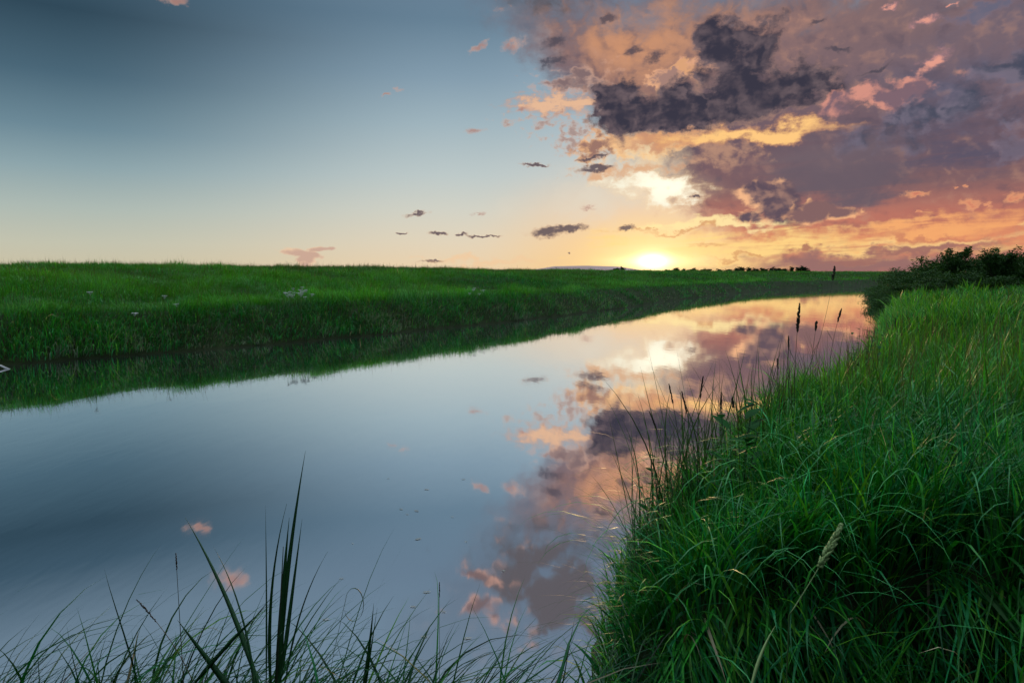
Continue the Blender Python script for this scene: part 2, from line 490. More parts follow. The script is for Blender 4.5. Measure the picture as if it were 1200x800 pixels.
# ------------------------------------------------------------------ the river's two banks (metres; camera above 0,0)
BANK_L = np.array([(-90, -34), (-35, -8), (-20, 5), (-11.3, 14.7), (-7.9, 18.2), (-3.1, 24.6), (0.2, 29), (4.8, 37), (13.9, 55.6), (33.7, 88), (58, 112), (90, 135), (170, 176), (330, 230)], float)
BANK_R = np.array([(330, 200), (150, 150), (85, 114), (53, 92), (37, 68), (25.5, 46), (21.6, 39), (18, 32), (13.2, 24), (9.4, 17.5), (6.6, 12.5), (4.2, 8.8), (2.7, 6.4), (1.45, 5.0), (0.78, 4.2),
                   (0.48, 3.5), (0.40, 2.9), (0.33, 2.5), (0.31, 2.3), (0.10, 2.2), (-0.3, 2.38), (-1.5, 2.45), (-4, 1.9), (-9, 0.5), (-20, -5), (-80, -50)], float)
RIVER = np.concatenate([BANK_L, BANK_R])


def seg_dist(px, py, line):
    best = np.full(px.shape, 1e9)
    for (ax, ay), (bx, by) in zip(line[:-1], line[1:]):
        dx, dy = bx - ax, by - ay
        t = np.clip(((px - ax) * dx + (py - ay) * dy) / (dx * dx + dy * dy), 0, 1)
        d = np.hypot(px - ax - t * dx, py - ay - t * dy)
        np.minimum(best, d, out=best)
    return best


def in_river(px, py):
    ins = np.zeros(px.shape, bool)
    n = len(RIVER)
    for i in range(n):
        ax, ay = RIVER[i]; bx, by = RIVER[(i + 1) % n]
        c_ = (ay > py) != (by > py)
        with np.errstate(divide='ignore', invalid='ignore'):
            xi = (bx - ax) * (py - ay) / ((by - ay) if by != ay else 1e-9) + ax
        ins ^= c_ & (px < xi)
    return ins


def land(px, py):
    """ground height, distance from the waterline (negative in the river), and whether the point is on the far bank"""
    px = np.asarray(px, float); py = np.asarray(py, float)
    dl, dr = seg_dist(px, py, BANK_L), seg_dist(px, py, BANK_R)
    left = dl < dr
    d = np.where(left, dl, dr)
    ins = in_river(px, py)
    sd = np.where(ins, -d, d)
    wob = np.where(left, fbm(px * 0.45, py * 0.45, 3, 3) * 0.55, fbm(px * 0.9, py * 0.9, 5, 3) * 0.16)
    s = sd + wob
    hl = np.interp(s, [-6, -1.0, -0.1, 0.3, 0.8, 1.4, 3.2, 6, 10, 20, 60, 300, 9000], [-1.6, -.7, -.06, .34, .74, 1.02, 1.12, 1.40, 1.80, 2.24, 2.26, 2.1, 2.0])
    hr = np.interp(s, [-6, -1.0, -0.06, 0.08, 0.3, 0.7, 1.6, 5, 12, 30, 80, 9000], [-1.6, -.6, -.06, .34, .60, .74, .80, .94, 1.12, 1.36, 1.6, 1.9])
    face = sstep(2.36, 2.62, py - 0.06 * px + fbm(px * 1.3, py * 0.4, 13, 3) * 0.35)     # the hump's steep face towards the camera
    low_ = np.minimum(hr, 0.16)
    hr = np.where((hr > 0) & (np.hypot(px, py) < 14), low_ + (hr - low_) * face, hr)
    bump = fbm(px * 0.33, py * 0.33, 9, 4) * 0.22 * sstep(0.2, 3.0, s) + fbm(px * 0.05, py * 0.05, 21, 3) * 0.3 * sstep(8, 60, s)
    bump = bump * np.where(left, 1.0, np.where(np.hypot(px, py) < 8, 0.4, 0.8))
    h = np.where(left, hl, hr) + np.where(s > 0, bump, 0)
    return h, s, left


# ------------------------------------------------------------------ materials
def mat_new(name):
    m = bpy.data.materials.new(name); m.use_nodes = True
    return m, m.node_tree, m.node_tree.nodes['Principled BSDF']


def simple(name, col, rough=0.7, var=0.25, scale=8.0, spec=0.3, trans=0.0):
    m, nt, b = mat_new(name)
    tcn = nt.nodes.new('ShaderNodeTexCoord'); nz = nt.nodes.new('ShaderNodeTexNoise'); nz.inputs['Scale'].default_value = scale; nz.inputs['Detail'].default_value = 5
    nt.links.new(tcn.outputs['Object'], nz.inputs['Vector'])
    mx = nt.nodes.new('ShaderNodeMix'); mx.data_type = 'RGBA'
    mx.inputs[6].default_value = tuple(x * (1 - var) for x in col) + (1,)
    mx.inputs[7].default_value = tuple(min(1, x * (1 + var)) for x in col) + (1,)
    nt.links.new(nz.outputs[0], mx.inputs[0]); nt.links.new(mx.outputs[2], b.inputs['Base Color'])
    b.inputs['Roughness'].default_value = rough; b.inputs['Specular IOR Level'].default_value = spec
    if trans > 0:
        tr = nt.nodes.new('ShaderNodeBsdfTranslucent'); ms = nt.nodes.new('ShaderNodeMixShader'); ms.inputs[0].default_value = trans
        nt.links.new(mx.outputs[2], tr.inputs[0]); nt.links.new(b.outputs[0], ms.inputs[1]); nt.links.new(tr.outputs[0], ms.inputs[2])
        nt.links.new(ms.outputs[0], nt.nodes['Material Output'].inputs[0])
    return m


def blade_mat(name, rough=0.42, trans=0.38, spec=0.35):
    """leaf tissue: own colour per blade from the mesh, thin enough to let light through"""
    m, nt, b = mat_new(name)
    at = nt.nodes.new('ShaderNodeAttribute'); at.attribute_name = 'tint'
    nt.links.new(at.outputs['Color'], b.inputs['Base Color'])
    b.inputs['Roughness'].default_value = rough; b.inputs['Specular IOR Level'].default_value = spec
    tr = nt.nodes.new('ShaderNodeBsdfTranslucent'); ms = nt.nodes.new('ShaderNodeMixShader'); ms.inputs[0].default_value = trans
    hs = nt.nodes.new('ShaderNodeMix'); hs.data_type = 'RGBA'; hs.blend_type = 'MULTIPLY'; hs.inputs[0].default_value = 1
    hs.inputs[7].default_value = (1.5, 1.25, 0.6, 1)
    nt.links.new(at.outputs['Color'], hs.inputs[6]); nt.links.new(hs.outputs[2], tr.inputs[0])
    nt.links.new(b.outputs[0], ms.inputs[1]); nt.links.new(tr.outputs[0], ms.inputs[2])
    nt.links.new(ms.outputs[0], nt.nodes['Material Output'].inputs[0])
    return m


M_GRASS = blade_mat('grass blades', rough=0.45, trans=0.30, spec=0.16)
M_LEAF = blade_mat('shrub leaves', rough=0.75, trans=0.2, spec=0.12)
M_SOIL = simple('dark earth and thatch', (0.020, 0.030, 0.010), 0.95, 0.6, 3.0, 0.1)
M_STEM = simple('dry stem', (0.022, 0.034, 0.014), 0.6, 0.3, 20, 0.3)
M_SEED = simple('brown seed heads', (0.034, 0.028, 0.017), 0.75, 0.35, 60, 0.2)
M_PALE = simple('pale green seed head', (0.20, 0.30, 0.10), 0.6, 0.3, 80, 0.3, 0.3)
M_GREENSTEM = simple('green stem', (0.06, 0.12, 0.03), 0.5, 0.3, 20, 0.3)
M_REED = simple('broad reed leaf', (0.018, 0.082, 0.020), 0.48, 0.35, 14, 0.4, 0.3)
M_BARK = simple('dark bark', (0.05, 0.04, 0.03), 0.9, 0.4, 12, 0.2)
M_WHITE = simple('white petals', (0.42, 0.44, 0.41), 0.8, 0.1, 30, 0.2, 0.2)
M_TWIG = simple('bleached dead wood', (0.42, 0.42, 0.40), 0.8, 0.25, 25, 0.2)
M_DEBRIS = simple('wet drifting leaf', (0.13, 0.13, 0.10), 0.35, 0.4, 30, 0.5)

# ------------------------------------------------------------------ ground: one sheet, fine near the camera and reaching the horizon
n_g = 560
b_g = math.asinh(9000 / 2.2)
u = np.linspace(-1, 1, n_g)
gx = 2.2 * np.sinh(b_g * u)
GX, GY = np.meshgrid(gx + 3.0, gx + 8.0)
px, py = GX.ravel(), GY.ravel()
gh, gs, gl_ = land(px, py)
ii = np.arange(n_g * n_g).reshape(n_g, n_g)
q = np.stack([ii[:-1, :-1], ii[:-1, 1:], ii[1:, 1:], ii[1:, :-1]], -1).reshape(-1, 4)
me = numpy_mesh('ground', np.stack([px, py, gh], 1), np.full(len(q), 4), q.ravel(), M_SOIL, smooth=True)
ground = bpy.data.objects.new('ground', me); COL.objects.link(ground)
tag(ground, 'grassy river banks and flat meadow reaching the horizon', kind='structure')

# ------------------------------------------------------------------ water
m, nt, b = mat_new('still silty water')
nt.nodes.remove(b)
dif = nt.nodes.new('ShaderNodeBsdfDiffuse'); dif.inputs[0].default_value = (0.030, 0.038, 0.046, 1)
glo = nt.nodes.new('ShaderNodeBsdfGlossy'); glo.inputs[0].default_value = (1, 1, 1, 1); glo.inputs['Roughness'].default_value = 0.032
fr = nt.nodes.new('ShaderNodeFresnel'); fr.inputs['IOR'].default_value = 2.3
mr = nt.nodes.new('ShaderNodeMapRange'); mr.inputs['From Min'].default_value = 0.15; mr.inputs['From Max'].default_value = 0.85
mr.inputs['To Min'].default_value = 0.94; mr.inputs['To Max'].default_value = 0.96
nt.links.new(fr.outputs[0], mr.inputs['Value'])
tcw = nt.nodes.new('ShaderNodeTexCoord')
mp = nt.nodes.new('ShaderNodeMapping'); mp.inputs['Rotation'].default_value = (0, 0, R(35)); mp.inputs['Scale'].default_value = (1.0, 0.35, 1)
n1 = nt.nodes.new('ShaderNodeTexNoise'); n1.inputs['Scale'].default_value = 1.1; n1.inputs['Detail'].default_value = 4; n1.inputs['Roughness'].default_value = 0.6
nt.links.new(tcw.outputs['Object'], mp.inputs[0]); nt.links.new(mp.outputs[0], n1.inputs['Vector'])
bp = nt.nodes.new('ShaderNodeBump'); bp.inputs['Strength'].default_value = 0.05; bp.inputs['Distance'].default_value = 0.05
nt.links.new(n1.outputs[0], bp.inputs['Height']); nt.links.new(bp.outputs[0], glo.inputs['Normal'])
ms = nt.nodes.new('ShaderNodeMixShader')
nt.links.new(mr.outputs[0], ms.inputs[0]); nt.links.new(dif.outputs[0], ms.inputs[1]); nt.links.new(glo.outputs[0], ms.inputs[2])
nt.links.new(ms.outputs[0], nt.nodes['Material Output'].inputs[0])
water = mesh_obj('water', [(-95, -60, 0), (340, -60, 0), (340, 240, 0), (-95, 240, 0)], [(0, 1, 2, 3)], m)
tag(water, 'calm mirror-smooth river reflecting the sunset sky', kind='structure')

# ------------------------------------------------------------------ low far hills
hx = np.linspace(-1, 1, 90); hy = np.linspace(-1, 1, 24)
HX, HY = np.meshgrid(hx, hy)
prof = np.interp(HX, [-1, -.55, -.2, .1, .25, .5, .72, .88, 1], [0, .10, .28, .55, .92, 1.0, .86, .45, 0]) + 0.06 * fbm(HX * 6, HY * 3, 31, 4)
HZ = np.maximum(prof, 0) * np.cos(HY * PI / 2) ** 1.2 * 78
ii = np.arange(90 * 24).reshape(24, 90)
q = np.stack([ii[:-1, :-1], ii[:-1, 1:], ii[1:, 1:], ii[1:, :-1]], -1).reshape(-1, 4)
me = numpy_mesh('hills', np.stack([HX.ravel() * 1300 + 60, HY.ravel() * 500 + 6400, HZ.ravel()], 1), np.full(len(q), 4), q.ravel(),
                simple('haze-tinted far hills', (0.42, 0.30, 0.27), 0.95, 0.15, 0.004, 0.0), smooth=True)  # pale mauve base colour stands in for distance haze
hills = bpy.data.objects.new('hills', me); COL.objects.link(hills)
tag(hills, 'low mauve ridge on the far horizon under the sunset', kind='structure')
# ------------------------------------------------------------------ grass
def blade_arrays(root, H, W, yaw, lean, bend, twist, col, nseg):
    n = len(root)
    t = np.linspace(0, 1, nseg + 1)
    tm = (t[1:] + t[:-1]) / 2
    th = lean[:, None] + bend[:, None] * tm[None, :] ** 1.5
    ds = (H / nseg)[:, None]
    r_ = np.concatenate([np.zeros((n, 1)), np.cumsum(np.sin(th) * ds, 1)], 1)
    z_ = np.concatenate([np.zeros((n, 1)), np.cumsum(np.cos(th) * ds, 1)], 1)
    wob = 0.06 * H[:, None] * np.sin(t[None, :] * 3.0 + yaw[:, None] * 5) * t[None, :]
    cx = root[:, 0:1] + r_ * np.cos(yaw)[:, None] - wob * np.sin(yaw)[:, None]
    cy = root[:, 1:2] + r_ * np.sin(yaw)[:, None] + wob * np.cos(yaw)[:, None]
    cz = root[:, 2:3] + z_
    wid = (W[:, None] * 0.5) * np.minimum(1.0, 0.55 + 1.2 * t[None, :]) * np.clip(1 - t[None, :] ** 2.2, 0.02, 1)
    a = yaw[:, None] + PI / 2 + twist[:, None] * (0.4 + t[None, :])
    sx, sy = np.cos(a) * wid, np.sin(a) * wid
    m_ = nseg
    V = np.empty((n, 2 * m_ + 1, 3), np.float32)
    V[:, 0:2 * m_:2, 0] = (cx - sx)[:, :m_]; V[:, 1:2 * m_:2, 0] = (cx + sx)[:, :m_]
    V[:, 0:2 * m_:2, 1] = (cy - sy)[:, :m_]; V[:, 1:2 * m_:2, 1] = (cy + sy)[:, :m_]
    V[:, 0:2 * m_:2, 2] = cz[:, :m_]; V[:, 1:2 * m_:2, 2] = cz[:, :m_]
    V[:, -1, 0] = cx[:, -1]; V[:, -1, 1] = cy[:, -1]; V[:, -1, 2] = cz[:, -1]
    loop = []; cnt = []
    for k in range(m_ - 1):
        loop += [2 * k, 2 * k + 1, 2 * k + 3, 2 * k + 2]; cnt.append(4)
    loop += [2 * m_ - 2, 2 * m_ - 1, 2 * m_]; cnt.append(3)
    base = (np.arange(n) * (2 * m_ + 1))[:, None]
    return (V.reshape(-1, 3), np.tile(cnt, n), (base + np.array(loop)[None, :]).ravel(), np.repeat(col, 2 * m_ + 1, 0))


def grass_object(name, parts, label):
    off = 0; vs, cs, ls, ks = [], [], [], []
    for v, c_, l, k in parts:
        vs.append(v); cs.append(c_); ls.append(l + off); ks.append(k); off += len(v)
    me = numpy_mesh(name, np.concatenate(vs), np.concatenate(cs), np.concatenate(ls), M_GRASS, np.concatenate(ks))
    o = bpy.data.objects.new(name, me); COL.objects.link(o)
    return tag(o, label, kind='stuff')


G_DEEP = np.array((0.004, 0.075, 0.008)); G_MID = np.array((0.018, 0.190, 0.014)); G_LIME = np.array((0.092, 0.280, 0.018)); G_TEAL = np.array((0.010, 0.160, 0.045)); G_STRAW = np.array((0.30, 0.27, 0.16))


def greens(x, y, n, seed, lime=0.3, teal=0.25, straw=0.02, spread=0.5):
    f = np.clip(0.5 + 0.9 * fbm(x * 0.5, y * 0.5, seed) + RNG.normal(0, .22, n), 0, 1)[:, None]
    c_ = G_DEEP * (1 - f) + G_MID * f
    k = RNG.random(n)
    g = np.clip(fbm(x * 0.21, y * 0.21, seed + 5) * 1.4 + 0.5, 0, 1)
    sel = (k < lime * (0.4 + 1.2 * g))[:, None]
    c_ = np.where(sel, G_MID * 0.5 + G_LIME * 0.5 + (G_LIME - G_MID) * (RNG.random((n, 1)) - .5), c_)
    sel = ((k > 1 - teal))[:, None]
    c_ = np.where(sel, G_TEAL * (0.7 + 0.6 * RNG.random((n, 1))), c_)
    sel = (RNG.random(n) < straw)[:, None]
    c_ = np.where(sel, G_STRAW * (0.5 + 0.7 * RNG.random((n, 1))), c_)
    return c_ * np.clip(np.exp(RNG.normal(-.12, spread, (n, 1))), .25, 2.4)


def polar(n, r0, r1, a0, a1):
    r_ = r0 * (r1 / r0) ** RNG.random(n)
    a = R(a0) + (R(a1) - R(a0)) * RNG.random(n)
    return r_ * np.sin(a), r_ * np.cos(a)


# --- far bank and meadow
def left_grass():
    n = 1500000
    x, y = polar(n, 11.5, 330, -48, 42)
    h, s, left = land(x, y)
    ok = left & (s > -0.02)
    x, y, h, s = x[ok], y[ok], h[ok], s[ok]
    n = len(x); r_ = np.hypot(x, y)
    tn = fbm(x * 0.55, y * 0.55, 41, 4)
    tuss = np.clip(0.75 + 1.3 * tn, 0.3, 1.5)
    H = (0.20 + 0.24 * RNG.random(n)) * tuss + 0.06
    H = np.where(s < 1.0, H * 0.8, H)
    tall = RNG.random(n) < 0.05
    H = np.where(tall, H + 0.30 * RNG.random(n) ** 2, H)
    W_ = 0.0050 + 0.00042 * r_ * (0.6 + 0.8 * RNG.random(n))
    W_ = np.where(tall, W_ * 0.6, W_)
    yaw = RNG.random(n) * 2 * PI
    yaw = np.where(RNG.random(n) < .5, vnoise(x * .8, y * .8, 47) * 4 + RNG.normal(0, .5, n), yaw)
    lean = np.abs(RNG.normal(0.2, .2, n)); bend = np.abs(RNG.normal(1.0, .6, n))
    lean = np.where(tall, lean * .4, lean); bend = np.where(tall, bend * .3, bend)
    hang = (s < 1.0) & (RNG.random(n) < 0.6)                 # blades that hang over the waterline
    yaw = np.where(hang, math.atan2(-0.64, 0.77) + RNG.normal(0, .5, n), yaw)
    bend = np.where(hang, bend + 0.9, bend)
    col = greens(x, y, n, 51, lime=0.16, teal=0.30, straw=0.008)
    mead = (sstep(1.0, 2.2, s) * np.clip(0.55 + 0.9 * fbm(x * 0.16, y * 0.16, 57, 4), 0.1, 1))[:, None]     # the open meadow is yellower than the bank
    lip = (np.exp(-((s - 2.0) / .8) ** 2) * (.6 + .4 * RNG.random(n)))[:, None]  # lip blades painted lighter, as if catching light from above
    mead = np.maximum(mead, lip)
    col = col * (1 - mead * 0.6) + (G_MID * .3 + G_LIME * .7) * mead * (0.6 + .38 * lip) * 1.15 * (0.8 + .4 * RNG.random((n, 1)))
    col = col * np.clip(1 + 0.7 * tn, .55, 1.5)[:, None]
    col = col * (0.80 + 0.20 * sstep(1.0, 1.7, s))[:, None]  # shade of the bank face, darkened into the blade colour
    st = (s < 0.6) & (RNG.random(n) < 0.36 * np.clip(fbm(x * 0.9, y * 0.9, 59, 3) * 3 + .4, 0, 1))
    col = np.where(tall[:, None], np.array((.085, .075, .03)) * RNG.uniform(.5, 1.2, (n, 1)), col)
    dull = (np.clip(fbm(x * 0.07, y * 0.11, 58, 4) * 2.2 + .15, 0, 1) * sstep(3, 9, s))[:, None]
    col = col * (1 - dull * .55) + np.array((.05, .075, .02)) * dull * .55
    col = np.where(st[:, None], np.array((.17, .24, .16)) * (0.4 + 0.6 * RNG.random((n, 1))), col)
    root = np.stack([x, y, h - 0.01], 1)
    tw = RNG.normal(0, .5, n)
    near = r_ < 32
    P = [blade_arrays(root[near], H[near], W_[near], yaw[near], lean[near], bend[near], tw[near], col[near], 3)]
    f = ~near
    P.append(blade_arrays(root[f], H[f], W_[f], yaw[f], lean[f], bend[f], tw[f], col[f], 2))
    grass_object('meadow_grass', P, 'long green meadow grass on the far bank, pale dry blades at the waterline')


# --- near bank: lush long blades on the hump and beyond
def right_grass():
    P = []
    # close, even cover
    n = 125000
    x = RNG.uniform(0.25, 7.5, n); y = RNG.uniform(0.5, 8.5, n)
    h, s, left = land(x, y)
    r_ = np.hypot(x, y); az = np.degrees(np.arctan2(x, y))
    hump = (y > 1.85) & (y < 3.4)
    ok = (~left) & (s > 0.0) & (az < 58) & (RNG.random(n) < np.where(hump, 1.0, np.clip(2.6 / r_, 0.2, 1) ** 1.3)) & (r_ > 0.9)
    x, y, h, s, r_ = x[ok], y[ok], h[ok], s[ok], r_[ok]
    x = np.concatenate([x, x[(y > 2.0) & (y < 2.9)] + .004]); n0 = len(y)
    sel = (y > 2.0) & (y < 2.9)
    y, h, s = np.concatenate([y, y[sel]]), np.concatenate([h, h[sel]]), np.concatenate([s, s[sel]])
    r_ = np.hypot(x, y); n = len(x)
    H = (0.34 + 0.34 * RNG.random(n)) * np.clip(0.9 + 0.7 * fbm(x * 0.9, y * 0.9, 61, 3), 0.5, 1.35)
    H = H * np.where(s < 0.3, 0.8, 1.0)
    W_ = RNG.uniform(0.0045, 0.0130, n) * (1 + 0.05 * r_)
    broad = RNG.random(n) < .10
    W_ = np.where(broad, W_ * 1.7, W_)
    yaw = 2 * PI * RNG.random(n)
    clump = vnoise(x * 2.2, y * 2.2, 77) * PI * 1.3
    yaw = np.where(RNG.random(n) < 0.6, clump + RNG.normal(0, .5, n), yaw)
    edge = (s < 0.4) & (RNG.random(n) < 0.75)
    yaw = np.where(edge, PI + 0.35 + RNG.normal(0, .6, n), yaw)
    lean = np.abs(RNG.normal(0.16, .16, n)); bend = np.clip(np.abs(RNG.normal(1.0, .7, n)), 0, 2.6)
    face = (y < 2.72) & (y > 2.3) & (RNG.random(n) < .85)      # blades hanging down the face nearest the camera
    yaw = np.where(face, -PI / 2 + RNG.normal(0, .45, n), yaw)
    lean = np.where(face, RNG.uniform(1.55, 2.2, n), lean); bend = np.where(face, RNG.uniform(.3, .9, n), bend)
    over = face & (y > 2.5) & (RNG.random(n) < .10)                       # a few arch up and over first
    lean = np.where(over, RNG.uniform(.3, .8, n), lean); bend = np.where(over, RNG.uniform(1.6, 2.4, n), bend)
    H = np.where(face, H * RNG.uniform(.5, 1.0, n), H)
    H = np.where(y < 2.30, .07 + .08 * RNG.random(n), H)
    H = np.where((x < .6) & (y < 2.4), H * .55, H)
    col = greens(x, y, n, 63, lime=0.16, teal=0.32, straw=0.006)
    far_ = sstep(3.0, 5.5, y)[:, None]
    col = col * (1 - far_ * .3) + (G_MID * .4 + G_LIME * .6) * far_ * .3
    P.append(blade_arrays(np.stack([x, y, h - .01], 1), H, W_, yaw, lean, bend, RNG.normal(0, .5, n), col, 6))
    # hooked leaves arching over the hump, sky sheen painted in as pale colour
    n = 520
    x = RNG.uniform(.5, 3.6, n); y = RNG.uniform(2.5, 4.2, n)
    h, s, left = land(x, y); ok = (~left) & (s > .05); x, y, h = x[ok], y[ok], h[ok]; n = len(x)
    P.append(blade_arrays(np.stack([x, y, h], 1), RNG.uniform(.6, .95, n), RNG.uniform(.006, .012, n), -PI / 2 + RNG.normal(0, 1.0, n), np.abs(RNG.normal(.12, .1, n)), RNG.uniform(1.7, 3.0, n), RNG.normal(0, .5, n),
                          np.array((.035, .22, .06)) * RNG.uniform(.5, 1.3, (n, 1)), 9))
    # taller stems fringing the hump where it drops to the water
    n = 900
    y = RNG.uniform(3.2, 11, n); x = np.interp(y, BANK_R[::-1, 1][6:14], BANK_R[::-1, 0][6:14]) + RNG.uniform(.05, .5, n)
    h, s, left = land(x, y); ok = (~left) & (s > .02) & (vnoise(x * 1.6, y * 1.6, 91) > -.25); x, y, h = x[ok], y[ok], h[ok]; n = len(x)
    P.append(blade_arrays(np.stack([x, y, h], 1), RNG.uniform(.5, 1.05, n), RNG.uniform(.005, .012, n), RNG.uniform(0, 6.28, n), np.abs(RNG.normal(.12, .12, n)), np.abs(RNG.normal(.5, .5, n)), RNG.normal(0, .5, n),
                          np.array((.018, .055, .014)) * RNG.uniform(.5, 1.6, (n, 1)), 7))
    # farther along the bank
    n = 520000
    x, y = polar(n, 5.5, 140, 8, 56)
    h, s, left = land(x, y)
    ok = (~left) & (s > 0.0)
    x, y, h, s = x[ok], y[ok], h[ok], s[ok]
    r_ = np.hypot(x, y); n = len(x)
    tn = fbm(x * 0.6, y * 0.6, 65, 4)
    H = (0.30 + 0.36 * RNG.random(n)) * np.clip(0.85 + 1.0 * tn, 0.4, 1.5)
    W_ = 0.0055 + 0.00055 * r_ * (0.6 + .8 * RNG.random(n))
    yaw = 2 * PI * RNG.random(n)
    yaw = np.where(RNG.random(n) < .55, vnoise(x * 1.1, y * 1.1, 79) * 4 + RNG.normal(0, .5, n), yaw)
    lean = np.abs(RNG.normal(0.18, .16, n)); bend = np.clip(np.abs(RNG.normal(0.9, .6, n)), 0, 2.3)
    col = greens(x, y, n, 67, lime=0.28, teal=0.24, straw=0.010) * np.clip(1 + .6 * tn, .6, 1.4)[:, None]
    bb = RNG.random(n) < .09                                  # broader, paler leaves among the fine ones
    W_ = np.where(bb, W_ * 2.4, W_); H = np.where(bb, H * 1.15 + .05, H)
    col = np.where(bb[:, None], G_MID * .4 + G_LIME * (.5 + .5 * RNG.random((n, 1))), col)
    P.append(blade_arrays(np.stack([x, y, h - .01], 1), H, W_, yaw, lean, bend, RNG.normal(0, .5, n), col, 4))
    # taller seeding stems standing out of it
    n = 5000
    x, y = polar(n, 5.0, 60, 12, 50)
    h, s, left = land(x, y); ok = (~left) & (s > 0.1); x, y, h, s = x[ok], y[ok], h[ok], s[ok]; n = len(x); r_ = np.hypot(x, y)
    P.append(blade_arrays(np.stack([x, y, h], 1), RNG.uniform(.6, .95, n), .003 + .0004 * r_, 2 * PI * RNG.random(n), np.abs(RNG.normal(.08, .08, n)), np.abs(RNG.normal(.3, .3, n)), RNG.normal(0, .5, n),
                          np.array((.07, .085, .03)) * RNG.uniform(.5, 1.2, (n, 1)), 4))
    grass_object('bank_grass', P, 'dense long green grass covering the near right-hand bank')


# --- sparse arching blades in front of the water
def front_grass():
    n = 13000
    x = RNG.uniform(-3.6, 0.45, n); y = RNG.uniform(1.0, 2.75, n)
    h, s, left = land(x, y)
    ok = (s > -0.05) & (RNG.random(n) < 0.55 + 0.45 * vnoise(x * 2.5, y * 2, 5))
    x, y, h, s = x[ok], y[ok], h[ok], s[ok]; n = len(x)
    H = 0.42 + 0.42 * RNG.random(n) ** 1.4
    long_ = RNG.random(n) < 0.12
    H = np.where(long_, H + 0.10 + 0.14 * RNG.random(n), H)
    H = H * np.clip(1.0 - 0.28 * sstep(0.0, .7, x), 0.6, 1)
    W_ = RNG.uniform(0.0060, 0.0160, n)
    yaw = np.where(RNG.random(n) < .75, RNG.normal(0.15, .45, n), 2 * PI * RNG.random(n))
    lean = np.abs(RNG.normal(0.18, .15, n)); bend = np.clip(np.abs(RNG.normal(1.35, .5, n)), 0.05, 2.2)
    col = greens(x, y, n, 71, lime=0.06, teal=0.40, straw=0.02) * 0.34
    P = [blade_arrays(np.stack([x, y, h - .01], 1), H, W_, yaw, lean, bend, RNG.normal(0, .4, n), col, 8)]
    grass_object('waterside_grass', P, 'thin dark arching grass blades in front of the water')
    # fine drooping stalks over the water from the hump's edge
    n = 420
    k = RNG.random(n)
    y = 2.5 + 2.2 * k; x = np.interp(y, [2.25, 2.5, 2.9, 3.45, 4.1, 4.9], [.36, .46, .54, .68, .98, 1.6]) + RNG.uniform(0.0, .22, n)
    h, s, left = land(x, y)
    H = RNG.uniform(0.45, .85, n); W_ = RNG.uniform(0.0016, 0.0032, n)
    yaw = PI + RNG.normal(0.1, .45, n)
    lean = np.abs(RNG.normal(0.30, .18, n)); bend = np.clip(RNG.normal(1.5, .4, n), .4, 2.5)
    col = greens(x, y, n, 73, lime=0.1, teal=0.1, straw=0.06) * 0.5
    P = [blade_arrays(np.stack([x, y, np.maximum(h, .1)], 1), H, W_, yaw, lean, bend, RNG.normal(0, .4, n), col, 9)]
    grass_object('overhanging_grass', P, 'fine dry grass stalks drooping over the water from the bank edge')


left_grass()
right_grass()
front_grass()

# ------------------------------------------------------------------ sun
sl = bpy.data.lights.new('sun', 'SUN'); sl.energy = 1.6; sl.angle = R(1.5); sl.color = (1.0, 0.58, 0.26)
so = bpy.data.objects.new('sun', sl); COL.objects.link(so)
_sd = view_dir(765, 300)
so.rotation_euler = _sd.to_track_quat('Z', 'Y').to_euler()
so.location = (30, 120, 30)
sc.cycles.use_denoising = True
sc.cycles.adaptive_threshold = 0.02
sc.cycles.max_bounces = 6
sc.cycles.diffuse_bounces = 3
sc.cycles.glossy_bounces = 3
sc.cycles.transmission_bounces = 4
# ------------------------------------------------------------------ shrubs and trees
def tube_geo(V, F, pts, radii, sides=6):
    """append a tapered tube along pts to V, F"""
    pts = [Vector(p) for p in pts]
    o = len(V)
    for i, p in enumerate(pts):
        d = (pts[min(i + 1, len(pts) - 1)] - pts[max(i - 1, 0)]).normalized()
        a = d.orthogonal().normalized(); b_ = d.cross(a)
        for k in range(sides):
            t = 2 * PI * k / sides
            V.append(p + (a * math.cos(t) + b_ * math.sin(t)) * radii[i])
    for i in range(len(pts) - 1):
        for k in range(sides):
            k2 = (k + 1) % sides
            F.append((o + i * sides + k, o + i * sides + k2, o + (i + 1) * sides + k2, o + (i + 1) * sides + k))
    F.append(tuple(o + k for k in range(sides))[::-1])
    F.append(tuple(o + (len(pts) - 1) * sides + k for k in range(sides)))


def leaf_cloud(centres, spread, n, size, col_a, col_b, rng, flat=0.75, elong=2.0):
    """n small pointed leaves scattered round the branch ends"""
    c_ = centres[rng.integers(0, len(centres), n)]
    off = rng.normal(0, 1, (n, 3)); off /= (np.linalg.norm(off, axis=1)[:, None] + 1e-6)
    off *= (rng.random((n, 1)) ** 0.5) * spread
    off[:, 2] *= flat
    p = c_ + off
    d1 = rng.normal(0, 1, (n, 3)); d1[:, 2] *= 0.7; d1 /= np.linalg.norm(d1, axis=1)[:, None]
    d2 = np.cross(d1, rng.normal(0, 1, (n, 3))); d2 /= (np.linalg.norm(d2, axis=1)[:, None] + 1e-6)
    s = size * (0.6 + 0.8 * rng.random((n, 1)))
    V = np.stack([p - d1 * s * elong * .5, p + d2 * s * .5, p + d1 * s * elong * .5, p - d2 * s * .5], 1).reshape(-1, 3)
    f = rng.random((n, 1))
    col = np.repeat(np.array(col_a) * (1 - f) + np.array(col_b) * f, 4, 0)
    return V, np.full(n, 4), np.arange(4 * n), col


